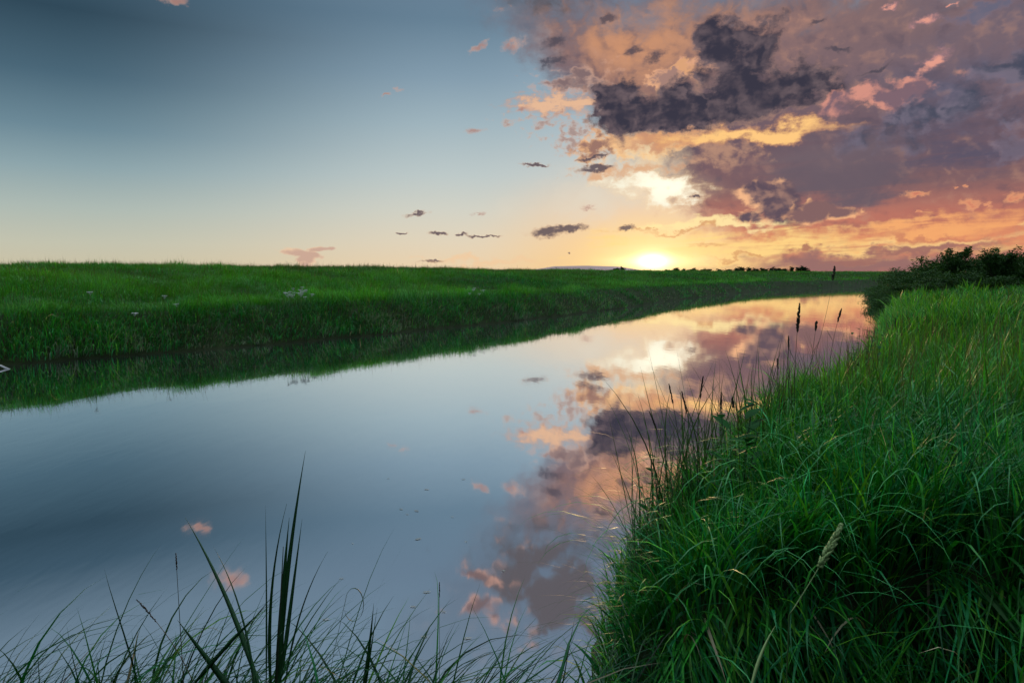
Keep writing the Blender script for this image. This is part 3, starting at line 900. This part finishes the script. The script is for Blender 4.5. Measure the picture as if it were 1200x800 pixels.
def woody(name, loc, height, width, seed, stems=5, leaves=3000, leaf=0.06, upright=0.5, cols=((0.012, 0.042, 0.010), (0.034, 0.092, 0.018)), gap=0.30, base=0.1, elong=2.0):
    """a shrub or small tree: several tapered limbs from the ground, leaves clustered round their twigs"""
    rng = np.random.default_rng(seed)
    root = empty(name, loc)
    V, F = [], []; ends = []
    for k in range(stems):
        a = 2 * PI * (k + rng.random()) / stems
        top = Vector((math.cos(a) * width * .5 * rng.uniform(.25, .95), math.sin(a) * width * .5 * rng.uniform(.25, .95), height * rng.uniform(.62, 1.0)))
        mid = Vector((top.x * .35, top.y * .35, top.z * .5)) + Vector(rng.normal(0, .05 * height, 3))
        r0 = 0.018 * height * rng.uniform(.7, 1.2)
        pts = [Vector((math.cos(a) * .04, math.sin(a) * .04, -.15)), Vector((mid.x * .4, mid.y * .4, mid.z * .5)), mid, mid.lerp(top, .55), top]
        tube_geo(V, F, pts, [r0, r0 * .85, r0 * .6, r0 * .35, r0 * .12])
        for j in range(9):
            t = rng.uniform(base + .12, 1.0)
            p = mid.lerp(top, (t - .5) * 2) if t > .5 else Vector((0, 0, 0)).lerp(mid, t * 2)
            q_ = p + Vector((rng.normal(0, width * .20), rng.normal(0, width * .20), abs(rng.normal(0, height * .10)) * (1 if t > .5 else .4)))
            q_.z = max(q_.z, height * base)
            tube_geo(V, F, [p, p.lerp(q_, .5) + Vector((0, 0, .02)), q_], [r0 * .3, r0 * .2, r0 * .07], 4)
            ends.append(q_); ends.append(p.lerp(q_, .6))
        ends.append(top)
    mesh_obj('trunk', V, F, M_BARK, root)
    ends = np.array([tuple(e) for e in ends])
    v, c_, l, k = leaf_cloud(ends, gap * width * .42, leaves, leaf, cols[0], cols[1], rng, elong=elong)
    v[:, 2] = np.maximum(v[:, 2], 0.02)
    me = numpy_mesh('crown', v, c_, l, M_LEAF, k)
    o = bpy.data.objects.new('crown', me); COL.objects.link(o); o.parent = root
    return root


def ground_z(x, y):
    return float(land(np.array([x]), np.array([y]))[0][0])


def copy_tree(o, parent=None):
    c_ = o.copy(); COL.objects.link(c_)
    if parent: c_.parent = parent
    for ch in list(o.children): copy_tree(ch, c_)
    return c_


# dark willow scrub along the right bank: (photo x, distance, height, width)
SCRUB = 'willow shrubs along the right bank'
proto = []
for k in range(4):
    proto.append(woody('willow_shrub', (0, 0, 0), 2.0, 2.3, 200 + k, stems=7, leaves=7000, leaf=0.05, gap=0.42, base=0.04, elong=2.8))
scrub = [(1034, 41, 1.05, 2.0), (1050, 43, 1.3, 2.6), (1036, 47, 1.1, 2.2), (1044, 37, .95, 1.8), (1064, 39, 1.4, 2.4), (1033, 56, 1.15, 2.4), (1031, 72, 1.3, 2.8), (1036, 88, 1.5, 3.4), (1074, 42, 1.75, 3.0), (1083, 38, 1.6, 2.5), (1092, 43, 2.35, 3.0), (1104, 40, 2.05, 2.6),
         (1132, 41, 2.35, 2.8), (1146, 38, 2.1, 2.4), (1178, 39, 2.25, 2.8), (1196, 36, 2.1, 2.6), (1212, 38, 2.4, 2.8), (1066, 54, 1.6, 3.0), (1050, 60, 1.3, 2.6), (1120, 44, 2.2, 3.0),
         (1066, 34, 1.0, 2.0), (1090, 34, 1.2, 2.2), (1120, 34, 1.35, 2.2), (1155, 33, 1.35, 2.2)]
for i, (sx, dep, hh, ww) in enumerate(scrub):
    o = proto[i % 4] if i < 4 else copy_tree(proto[i % 4])
    x = (sx - 600) / 800 * dep
    o.location = (x, dep, ground_z(x, dep) - .05)
    o.rotation_euler = (0, 0, random.uniform(0, 6.28))
    hh = hh * 0.86 - (0.12 if sx > 1058 else 0)
    o.scale = (ww / 2.3, ww / 2.3, hh / 2.0 * 1.12)
    tag(o, 'low dense dark green willow shrub in the thicket on the right bank', 'shrub', SCRUB)
t = woody('willow_shrub', (0, 0, 0), 2.6, 1.9, 311, stems=6, leaves=5500, leaf=0.05, elong=2.8, gap=0.30, base=0.25)
x = (1117 - 600) / 800 * 39; t.location = (x, 39, ground_z(x, 39))
tag(t, 'taller round-headed willow rising from the middle of the dark thicket on the right bank', 'shrub', SCRUB)
t = woody('willow_shrub', (0, 0, 0), 2.7, 2.2, 312, stems=5, leaves=4600, leaf=0.05, elong=2.8, gap=0.28, base=0.3)
x = (1166 - 600) / 800 * 36; t.location = (x, 36, ground_z(x, 36))
tag(t, 'tallest open-branched willow at the eastern end of the thicket, leaves ragged against the sky', 'shrub', SCRUB)
# far row of trees on the horizon
tp = [woody('distant_tree', (0, 0, 0), 8.0, 5.0, 400 + k, stems=3 + k, leaves=900, leaf=0.55, gap=0.6, base=0.0, cols=((0.012, 0.030, 0.012), (0.03, 0.05, 0.02))) for k in range(3)]
row = [(722, 620, 7.5), (729, 640, 8.0), (717, 660, 6.4), (781, 700, 6.0), (800, 700, 6.6), (815, 720, 6.4), (829, 720, 7.0), (842, 700, 6.2), (862, 600, 8.0), (868, 620, 8.6), (876, 640, 7.4), (884, 610, 6.4), (892, 600, 7.4),
       (902, 620, 7.0), (909, 620, 8.2), (918, 600, 6.4), (926, 590, 7.4), (934, 560, 8.4), (940, 570, 8.6), (788, 900, 7.2), (850, 800, 7.0), (770, 860, 6.2), (760, 880, 6.4)] + [(random.uniform(775, 945), random.uniform(580, 760), random.uniform(4.6, 6.8)) for _ in range(22)]
for i, (sx, dep, hh) in enumerate(row):
    o = tp[i] if i < 3 else copy_tree(tp[i % 3])
    x = (sx - 600) / 800 * dep
    o.location = (x, dep, ground_z(x, dep)); o.rotation_euler = (0, 0, random.uniform(0, 6.28))
    o.scale = (random.uniform(.8, 1.3), random.uniform(.8, 1.3), hh / 8.0 * .75)
    tag(o, 'tiny dark tree in the far row on the horizon beside the setting sun', 'tree', 'far trees on the horizon')


# ------------------------------------------------------------------ single grasses, reeds and plants
def curve_pts(p0, p1, sag=Vector((0, 0, 0)), n=9):
    p0, p1 = Vector(p0), Vector(p1); m_ = (p0 + p1) / 2 + Vector(sag)
    out = []
    for i in range(n + 1):
        t = i / n
        out.append(p0 * (1 - t) ** 2 + m_ * 2 * t * (1 - t) + p1 * t * t)
    return out


def strip(pts, width, side, thick=0.0006, keel=0.25, taper=2.0):
    """a folded leaf blade: V-section along pts, both faces, pointed at the end"""
    V, F = [], []
    n = len(pts)
    for i, p in enumerate(pts):
        t = i / (n - 1)
        w = width * .5 * min(1, .5 + 2.0 * t) * max(1 - t ** taper, .03)
        d = (pts[min(i + 1, n - 1)] - pts[max(i - 1, 0)]).normalized()
        s = (Vector(side) - d * Vector(side).dot(d)).normalized()
        nrm = d.cross(s).normalized()
        V += [p - s * w, p + nrm * (w * keel + thick), p + s * w, p + nrm * (w * keel - thick)]
    for i in range(n - 1):
        a = 4 * i; b_ = a + 4
        for k in range(4):
            k2 = (k + 1) % 4
            F.append((a + k, a + k2, b_ + k2, b_ + k))
    return V, F


def local(pts, o):
    return [Vector(p) - o for p in pts]


def spikelets(pts, rad, length, n, rng, open_=0.6):
    """small pointed grains set round the upper stem"""
    V, F = [], []
    for i in range(n):
        t = (i + rng.random()) / n
        k = min(int(t * (len(pts) - 1)), len(pts) - 2); f = t * (len(pts) - 1) - k
        p = pts[k].lerp(pts[k + 1], f); d = (pts[k + 1] - pts[k]).normalized()
        a = d.orthogonal().normalized(); a.rotate(Matrix.Rotation(rng.random() * 6.283, 3, d))
        env = math.sin(PI * min(1, .12 + t * .88)) ** .6
        dirn = (d + a * open_ * (1 - .5 * t)).normalized()
        tip = p + dirn * length * (.7 + .6 * rng.random()) * max(env, .35)
        tube_geo(V, F, [p, p.lerp(tip, .45) + a * rad * .2, tip], [rad * .35, rad, rad * .1], 5)
    return V, F


def seed_stalk(name, label, tip, base, dep, head, headw, sag=0.0, mat_s=None, mat_h=None, rad=0.0022, leaf=None, group=None, open_=.35, cat='grass stalk', seed=0, depb=None):
    """stem, seed head and (when it shows) a flag leaf; tip and base read from the photograph at that distance"""
    rng = np.random.default_rng(seed + 900)
    p1 = at_depth(tip[0], tip[1], dep); p0 = at_depth(base[0], base[1], depb or dep)
    gz = max(ground_z(p0.x, p0.y), 0.02)
    o = empty(name, (p0.x, p0.y, min(gz, p0.z)))
    L = o.location.copy()
    foot = Vector((p0.x, p0.y, L.z - .02))
    pts = curve_pts(p0, p1, (sag, 0, 0), 12)
    if p0.z - foot.z > .05: pts = [foot] + pts
    V, F = [], []; n = len(pts)
    tube_geo(V, F, local(pts, L), [rad * (1 - .6 * i / n) for i in range(n)], 6)
    mesh_obj('stem', V, F, mat_s or M_STEM, o, True)
    tot = (p1 - p0).length
    up = curve_pts(p0, p1, (sag, 0, 0), 60)
    k0 = max(0, int(60 * (1 - head / tot)))
    V, F = spikelets(local(up[k0:], L), headw * 1.35, headw * 6.0, int(16 + head * 300), rng, open_ + .18)
    mesh_obj('seed_head', V, F, mat_h or M_SEED, o, True)
    if leaf:
        for (t, ang, ll, lw) in leaf:
            q0 = up[int(60 * t)]
            dv = Vector((math.sin(ang), rng.normal(0, .25), math.cos(ang)))
            V, F = strip(local(curve_pts(q0, q0 + dv * ll, (dv.x * .02, 0, ll * .12), 8), L), lw, (0.25, 1, 0.0) if abs(ang) > .9 else (.8, .6, 0))
            mesh_obj('leaf', V, F, M_REED, o, True)
    return tag(o, label, cat, group)


ST = 'seeding grass stalks against the water'
seed_stalk('grass_stalk', 'tallest stalk with a thick drooping brown seed head against the bright water', (937, 356), (931, 480), 4.9, .20, .0042, -.02, rad=.0026, leaf=[(.45, -.45, .20, .007)], group=ST, seed=1, open_=.5)
seed_stalk('grass_stalk', 'thin stalk whose small loose seed head reaches up to the horizon line', (978, 312), (957, 410), 5.8, .12, .0038, .03, rad=.0016, group=ST, seed=2, open_=.8)
seed_stalk('grass_stalk', 'stalk with an upright brown head beside the sprig of dark leaves', (986, 362), (973, 420), 5.8, .11, .0036, -.02, leaf=[(.35, -.6, .14, .008)], group=ST, seed=3)
seed_stalk('grass_stalk', 'short stalk with a curved compact head between the two tallest stalks', (957, 377), (950, 430), 5.5, .07, .0046, .0, leaf=[(.3, .5, .14, .008)], group=ST, seed=4)
seed_stalk('grass_stalk', 'slim stalk with a narrow closed head leaning over the tallest stalk', (924, 394), (925, 490), 4.6, .09, .0030, .0, leaf=[(.5, -.4, .15, .006)], group=ST, seed=5, open_=.15)
seed_stalk('grass_stalk', 'slim stalk with a narrow head, lower and west of the tallest stalk', (911, 420), (913, 500), 4.4, .07, .0026, .01, leaf=[(.5, -.45, .14, .006)], group=ST, seed=6, open_=.15)
seed_stalk('grass_stalk', 'bare straight stalk with a thin head on the dark leafy edge of the hump', (845, 460), (846, 545), 3.7, .09, .0028, .0, group=ST, seed=7, open_=.15)
seed_stalk('grass_stalk', 'slender curved stalk with a long closed head over the sunset reflection', (824, 441), (818, 560), 3.5, .11, .0027, -.03, leaf=[(.42, .65, .10, .006), (.5, -.7, .12, .006)], group=ST, seed=8, open_=.12)
seed_stalk('grass_stalk', 'forked-looking stalk leaning west with a narrow head over the sunset reflection', (799, 459), (818, 560), 3.5, .11, .0027, .015, group=ST, seed=9, open_=.12)
seed_stalk('grass_stalk', 'stalk bending west with a thin tip beyond the forked stalk', (784, 450), (800, 565), 3.45, .10, .0024, .02, leaf=[(.5, .5, .09, .006)], group=ST, seed=10, open_=.12)
seed_stalk('grass_stalk', 'outermost stalk arching west over the water from the hump', (761, 482), (788, 575), 3.4, .10, .0024, .03, group=ST, seed=11, open_=.12)
seed_stalk('grass_stalk', 'stubby stalk with a blunt head among the leaves on top of the hump', (858, 466), (862, 540), 3.8, .06, .0030, .01, leaf=[(.5, .7, .10, .007)], group=ST, seed=12)
seed_stalk('grass_stalk', 'faint fine stalk standing alone by the far narrow water', (1016, 386), (1015, 420), 6.0, .08, .0016, .0, rad=.0012, group=ST, seed=13, open_=.1)
seed_stalk('grass_stalk', 'fine stalk with a loose brown head rising above the grass beside the willow thicket', (1049, 372), (1050, 440), 5.6, .09, .0022, .01, rad=.0013, group=ST, seed=14, open_=.3)

# pale seed head close to the camera, low on the dark face of the hump
seed_stalk('pale_seed_grass', 'pale green feathery seed head leaning east on the dark near face of the hump', (986, 614), (925, 720), 1.75, .14, .0038, .012, mat_s=M_GREENSTEM, mat_h=M_PALE, rad=.0018, open_=.5, seed=21, cat='seed head', depb=1.62)
o = empty('lone_grass', at_depth(880, 800, 1.5))
V, F = strip(local(curve_pts(at_depth(880, 806, 1.5), at_depth(909, 732, 1.62), (-.012, 0, .01), 10), o.location), .009, (1, .2, .1))
mesh_obj('leaf', V, F, M_PALE, o, True)
tag(o, 'single pale narrow blade standing below the feathery seed head', 'grass blade')


def reed(name, label, blades, stems=(), group=None):
    o = None
    for (b0, b1, d0, d1, w, sag, side) in blades:
        p0, p1 = at_depth(*b0, d0), at_depth(*b1, d1)
        if o is None:
            o = empty(name, (p0.x, p0.y, ground_z(p0.x, p0.y)))
        V, F = strip(local(curve_pts(p0, p1, sag, 12), o.location), w * 1.12, side, taper=1.6)
        mesh_obj('leaf', V, F, M_REED, o, True)
    for (b0, b1, d0, d1, r_, sag) in stems:
        V, F = [], []
        pts = local(curve_pts(at_depth(*b0, d0), at_depth(*b1, d1), sag, 10), o.location)
        tube_geo(V, F, pts, [r_ * (1 - .7 * i / 10) for i in range(11)], 6)
        mesh_obj('stem', V, F, M_STEM, o, True)
    return tag(o, label, 'reed', group)


RD = 'broad reeds at the near waterline'
reed('reed', 'tall clump of broad dark reed blades, its longest blade spearing up over the water',
     [((322, 830), (358, 528), 2.15, 2.35, .020, (-.02, 0, .02), (1, .35, 0)), ((326, 820), (339, 606), 2.15, 2.25, .024, (-.012, 0, 0), (1, .3, 0)), ((318, 815), (336, 590), 2.15, 2.2, .014, (-.05, 0, .03), (.6, .8, 0)),
      ((330, 790), (354, 608), 2.12, 2.2, .017, (.0, 0, 0), (1, -.4, 0)), ((312, 800), (311, 592), 2.1, 2.2, .006, (.004, 0, 0), (1, .4, 0)), ((334, 800), (384, 646), 2.1, 2.2, .007, (-.03, 0, .05), (.8, .6, 0))],
     [((322, 835), (332, 640), 2.15, 2.2, .0045, (0, 0, 0))], RD)
reed('reed', 'single long reed blade leaning west with its sharp tip beside the pink cloud reflection',
     [((306, 812), (217, 606), 2.0, 2.25, .016, (.03, 0, .03), (1, .4, .2))], (), RD)
reed('reed', 'broad low reed blades crossing in front at the bottom of the picture',
     [((288, 830), (208, 726), 1.9, 1.95, .020, (-.015, 0, .02), (.9, .3, .4)), ((228, 800), (310, 712), 1.9, 1.95, .014, (.0, 0, .015), (.8, .3, -.4)), ((300, 810), (250, 640), 2.0, 2.2, .007, (.04, 0, .05), (1, .4, 0))], (), RD)
reed('reed', 'upright narrow reed with a ragged top, right of the tall clump',
     [((424, 820), (438, 706), 2.1, 2.12, .013, (.006, 0, 0), (1, .3, 0)), ((426, 820), (442, 712), 2.1, 2.2, .008, (.0, .0, 0), (.7, .7, 0))], (), RD)
reed('sedge', 'low dark sedge with feathery spreading leaves at the foot of the hump',
     [((560, 830), (662, 742), 2.0, 2.2, .010, (-.02, 0, .03), (.4, .9, .2)), ((560, 830), (640, 766), 2.0, 2.1, .008, (0, 0, .03), (.4, .9, .2)), ((556, 830), (628, 724), 2.0, 2.25, .008, (-.02, 0, .02), (.5, .9, .2)),
      ((560, 830), (655, 790), 2.0, 2.05, .009, (0, 0, .02), (.4, .8, .2)), ((552, 830), (606, 742), 2.0, 2.2, .007, (-.01, 0, .02), (.6, .8, .2))], (), RD)
seed_stalk('sedge_stalk', 'thin stalk with a small dark spike in front of the pink cloud reflection', (206, 648), (216, 815), 2.1, .05, .0014, .0, rad=.0016, open_=.1, seed=31, cat='sedge stalk')
seed_stalk('sedge_stalk', 'nodding stalk with a loose dark head arching over the pink cloud reflection', (160, 702), (232, 815), 2.05, .08, .0014, .05, rad=.0015, open_=.3, seed=32, cat='sedge stalk')
seed_stalk('sedge_stalk', 'short thin spike standing in the water beside the cloud reflection', (515, 682), (515, 800), 2.6, .06, .0014, .0, rad=.0012, open_=.1, seed=33, cat='sedge stalk')
# a blade bent into a loop
c0 = at_depth(415, 708, 2.35)
pts = [at_depth(380, 830, 2.2), at_depth(392, 760, 2.3), at_depth(402, 716, 2.35)]
for k in range(17):
    a = PI * .95 - 2 * PI * .93 * k / 16
    pts.append(c0 + Vector((math.cos(a) * .034, .012 * math.sin(a * .5), math.sin(a) * .058)))
pts.append(at_depth(411, 718, 2.34))
o = empty('looped_grass', (pts[0].x, pts[0].y, ground_z(pts[0].x, pts[0].y)))
V, F = strip(local(pts, o.location), .0045, (.3, 1, .2), taper=8)
mesh_obj('leaf', V, F, M_REED, o, True)
tag(o, 'thin dark grass blade curled into a closed loop above the water', 'grass blade')


# broad-leaved plants on the edge of the hump
def leafy(name, label, foot_px, tops, dep, leaf, n, seed, cat='plant', group=None, mat=None):
    rng = np.random.default_rng(seed)
    f = at_depth(*foot_px, dep); gz = max(ground_z(f.x, f.y), 0.0)
    if gz < f.z: f.z = gz
    o = empty(name, f)
    V, F = [], []; LV, LF = [], []
    for (tx, ty) in tops:
        tp_ = at_depth(tx, ty, dep + rng.normal(0, .08))
        pts = local(curve_pts(f, tp_, (rng.normal(0, .02), 0, .02), 8), o.location)
        tube_geo(V, F, pts, [.0028 * (1 - .6 * i / 8) for i in range(9)], 5)
        for i in range(n):
            t = .35 + .65 * (i + .5) / n
            p = pts[min(int(t * 8), 7)].lerp(pts[min(int(t * 8) + 1, 8)], t * 8 % 1)
            a = rng.uniform(0, 6.28); up_ = rng.uniform(.2, .9)
            d = Vector((math.cos(a), math.sin(a), up_)).normalized()
            s = d.cross(Vector((0, 0, 1))).normalized(); nn = s.cross(d)
            ll = leaf * rng.uniform(.7, 1.25); lw = ll * .52
            b0 = len(LV)
            prof_ = [(0, .05), (.18, .62), (.42, 1.0), (.7, .78), (.9, .32), (1, .03)]
            for (u_, w_) in prof_:
                c__ = p + d * ll * u_ - nn * (ll * .22 * u_ * u_)
                LV += [c__ - s * lw * .5 * w_ + nn * lw * .10 * w_, c__, c__ + s * lw * .5 * w_ + nn * lw * .10 * w_]
            for k in range(5):
                b_ = b0 + 3 * k
                LF += [(b_, b_ + 1, b_ + 4, b_ + 3), (b_ + 1, b_ + 2, b_ + 5, b_ + 4)]
    mesh_obj('stem', V, F, M_STEM, o, True)
    mesh_obj('foliage', LV, LF, mat or M_REED, o, True)
    return tag(o, label, cat, group)


M_HERB = simple('herb leaf', (0.010, 0.070, 0.012), 0.7, 0.35, 18, 0.08, 0.3)
PL = 'broad-leaved plants on the edge of the hump'
leafy('broadleaf_plant', 'plant with big rounded dark leaves on top of the hump against the pink water', (868, 540), [(844, 476), (862, 470), (884, 462), (898, 462), (856, 492), (880, 486), (872, 478)], 3.55, .11, 3, 61, group=PL, mat=M_HERB)
leafy('broadleaf_plant', 'dark upright sprig of small leaves where the hump meets the far narrow water', (1012, 420), [(1030, 366), (1020, 374), (1008, 382), (1026, 384), (998, 388), (1036, 390)], 6.1, .055, 8, 62, group=PL, mat=M_HERB)
leafy('broadleaf_plant', 'leafy plant hanging over the water on the western edge of the hump', (775, 600), [(762, 545), (770, 528), (752, 566), (780, 535), (758, 585), (768, 560)], 3.25, .05, 5, 63, group=PL, mat=M_HERB)
leafy('broadleaf_plant', 'leafy plant low on the western edge above the dark waterline', (752, 655), [(742, 610), (736, 632), (750, 620), (740, 650)], 3.0, .045, 5, 64, group=PL, mat=M_HERB)

# ------------------------------------------------------------------ white flowers in the meadow
fl = empty('white_flower')
V, F = [], []
tube_geo(V, F, [(0, 0, -.02), (.01, 0, .25), (0, .01, .5)], [.006, .005, .004], 5)
mesh_obj('stem', V, F, M_GREENSTEM, fl)
V, F = [], []
rng = np.random.default_rng(5)
for k in range(16):
    a = rng.uniform(0, 6.28); r_ = .09 * math.sqrt(rng.random()); x0, y0 = r_ * math.cos(a), r_ * math.sin(a)
    tube_geo(V, F, [(0, .01, .48), (x0, y0, .55)], [.002, .0015], 3)
    b0 = len(V)
    for j in range(6):
        V.append(Vector((x0 + .022 * math.cos(j * PI / 3), y0 + .022 * math.sin(j * PI / 3), .555)))
    V.append(Vector((x0, y0, .566)))
    for j in range(6): F.append((b0 + j, b0 + (j + 1) % 6, b0 + 6))
mesh_obj('flower_head', V, F, M_WHITE, fl)
spots = [(336, 349), (341, 344), (345, 347), (350, 343), (354, 347), (358, 343), (360, 350), (347, 350), (333, 346), (338, 346), (343, 350), (348, 345), (352, 349), (356, 346), (340, 351), (361, 345), (364, 348), (345, 341), (355, 341), (553, 344), (558, 341), (563, 345), (568, 343), (548, 347), (32, 311), (210, 361), (192, 350), (106, 345), (157, 372)]
for i, (sx, sy) in enumerate(spots):
    o = fl if i == 0 else copy_tree(fl)
    lo, hi = 11.0, 60.0
    d = view_dir(sx, sy); best = None
    for st in np.arange(lo, hi, .1):                       # where that line of sight meets the meadow
        p = Vector((0, 0, EYE)) + d * (st / d.y)
        if p.z < ground_z(p.x, p.y) + .5: best = p; break
    if best is None: best = Vector((0, 0, EYE)) + d * (22 / d.y)
    o.location = (best.x, best.y, ground_z(best.x, best.y)); s_ = random.uniform(.55, .85); o.scale = (s_, s_, random.uniform(.95, 1.15))
    o.rotation_euler = (random.uniform(-.15, .15), random.uniform(-.15, .15), random.uniform(0, 6))
    g = 0 if i < 19 else (1 if i < 24 else 2)
    tag(o, ['white flower head in the larger patch on the lip of the far bank', 'white flower head in the smaller patch on the far bank nearer the sun', 'single pale flower scattered alone in the far bank grass'][g], 'flower',
        ['larger patch of white flowers', 'smaller patch of white flowers', 'scattered pale flowers'][g])

# bleached branch at the water's edge, far west
o = empty('dead_branch', on_height(-8, 436, 0.0))
V, F = [], []
a, b_, c_ = at_depth(-14, 441, 14.3), at_depth(11, 433, 14.3), at_depth(-6, 425, 14.5)
tube_geo(V, F, local([a, a.lerp(b_, .5), b_], o.location), [.03, .026, .02], 6)
tube_geo(V, F, local([b_, b_.lerp(c_, .6), c_ + Vector((-.2, 0, .05))], o.location), [.022, .018, .01], 6)
mesh_obj('branch', V, F, M_TWIG, o, True)
tag(o, 'bleached dead branch bent over at the waterline of the far bank', 'branch')

# drifting bits on the water
bits = [(490, 631, 9), (484, 710, 9), (500, 693, 11), (488, 598, 7), (470, 596, 6), (477, 602, 5), (500, 573, 7), (543, 561, 6), (382, 725, 11), (400, 677, 7), (530, 605, 5), (455, 560, 4), (413, 636, 4), (546, 634, 5), (548, 747, 12), (497, 745, 10), (590, 668, 6), (520, 716, 6)]
bp_ = None
for i, (sx, sy, s_) in enumerate(bits):
    p = on_height(sx, sy, 0.004)
    if bp_ is None:
        V = [(-.5, 0, 0), (-.2, -.16, .03), (.25, -.12, .02), (.5, .02, .05), (.2, .15, .02), (-.25, .13, .03), (0, 0, .07)]
        F = [(k, (k + 1) % 6, 6) for k in range(6)] + [(5, 4, 3, 2, 1, 0)]
        o = bp_ = mesh_obj('drifting_leaf', V, F, M_DEBRIS)
    else:
        o = bp_.copy(); COL.objects.link(o)
    w = s_ / 800 * (p.y)
    o.location = p; o.scale = (w, w * random.uniform(.7, 1.2), w * .5); o.rotation_euler = (0, 0, random.uniform(-.5, .5) + (PI if i % 2 else 0))
    tag(o, 'small scrap of dead leaf drifting on the calm water', 'drifting leaf', 'scraps of leaf drifting on the water')
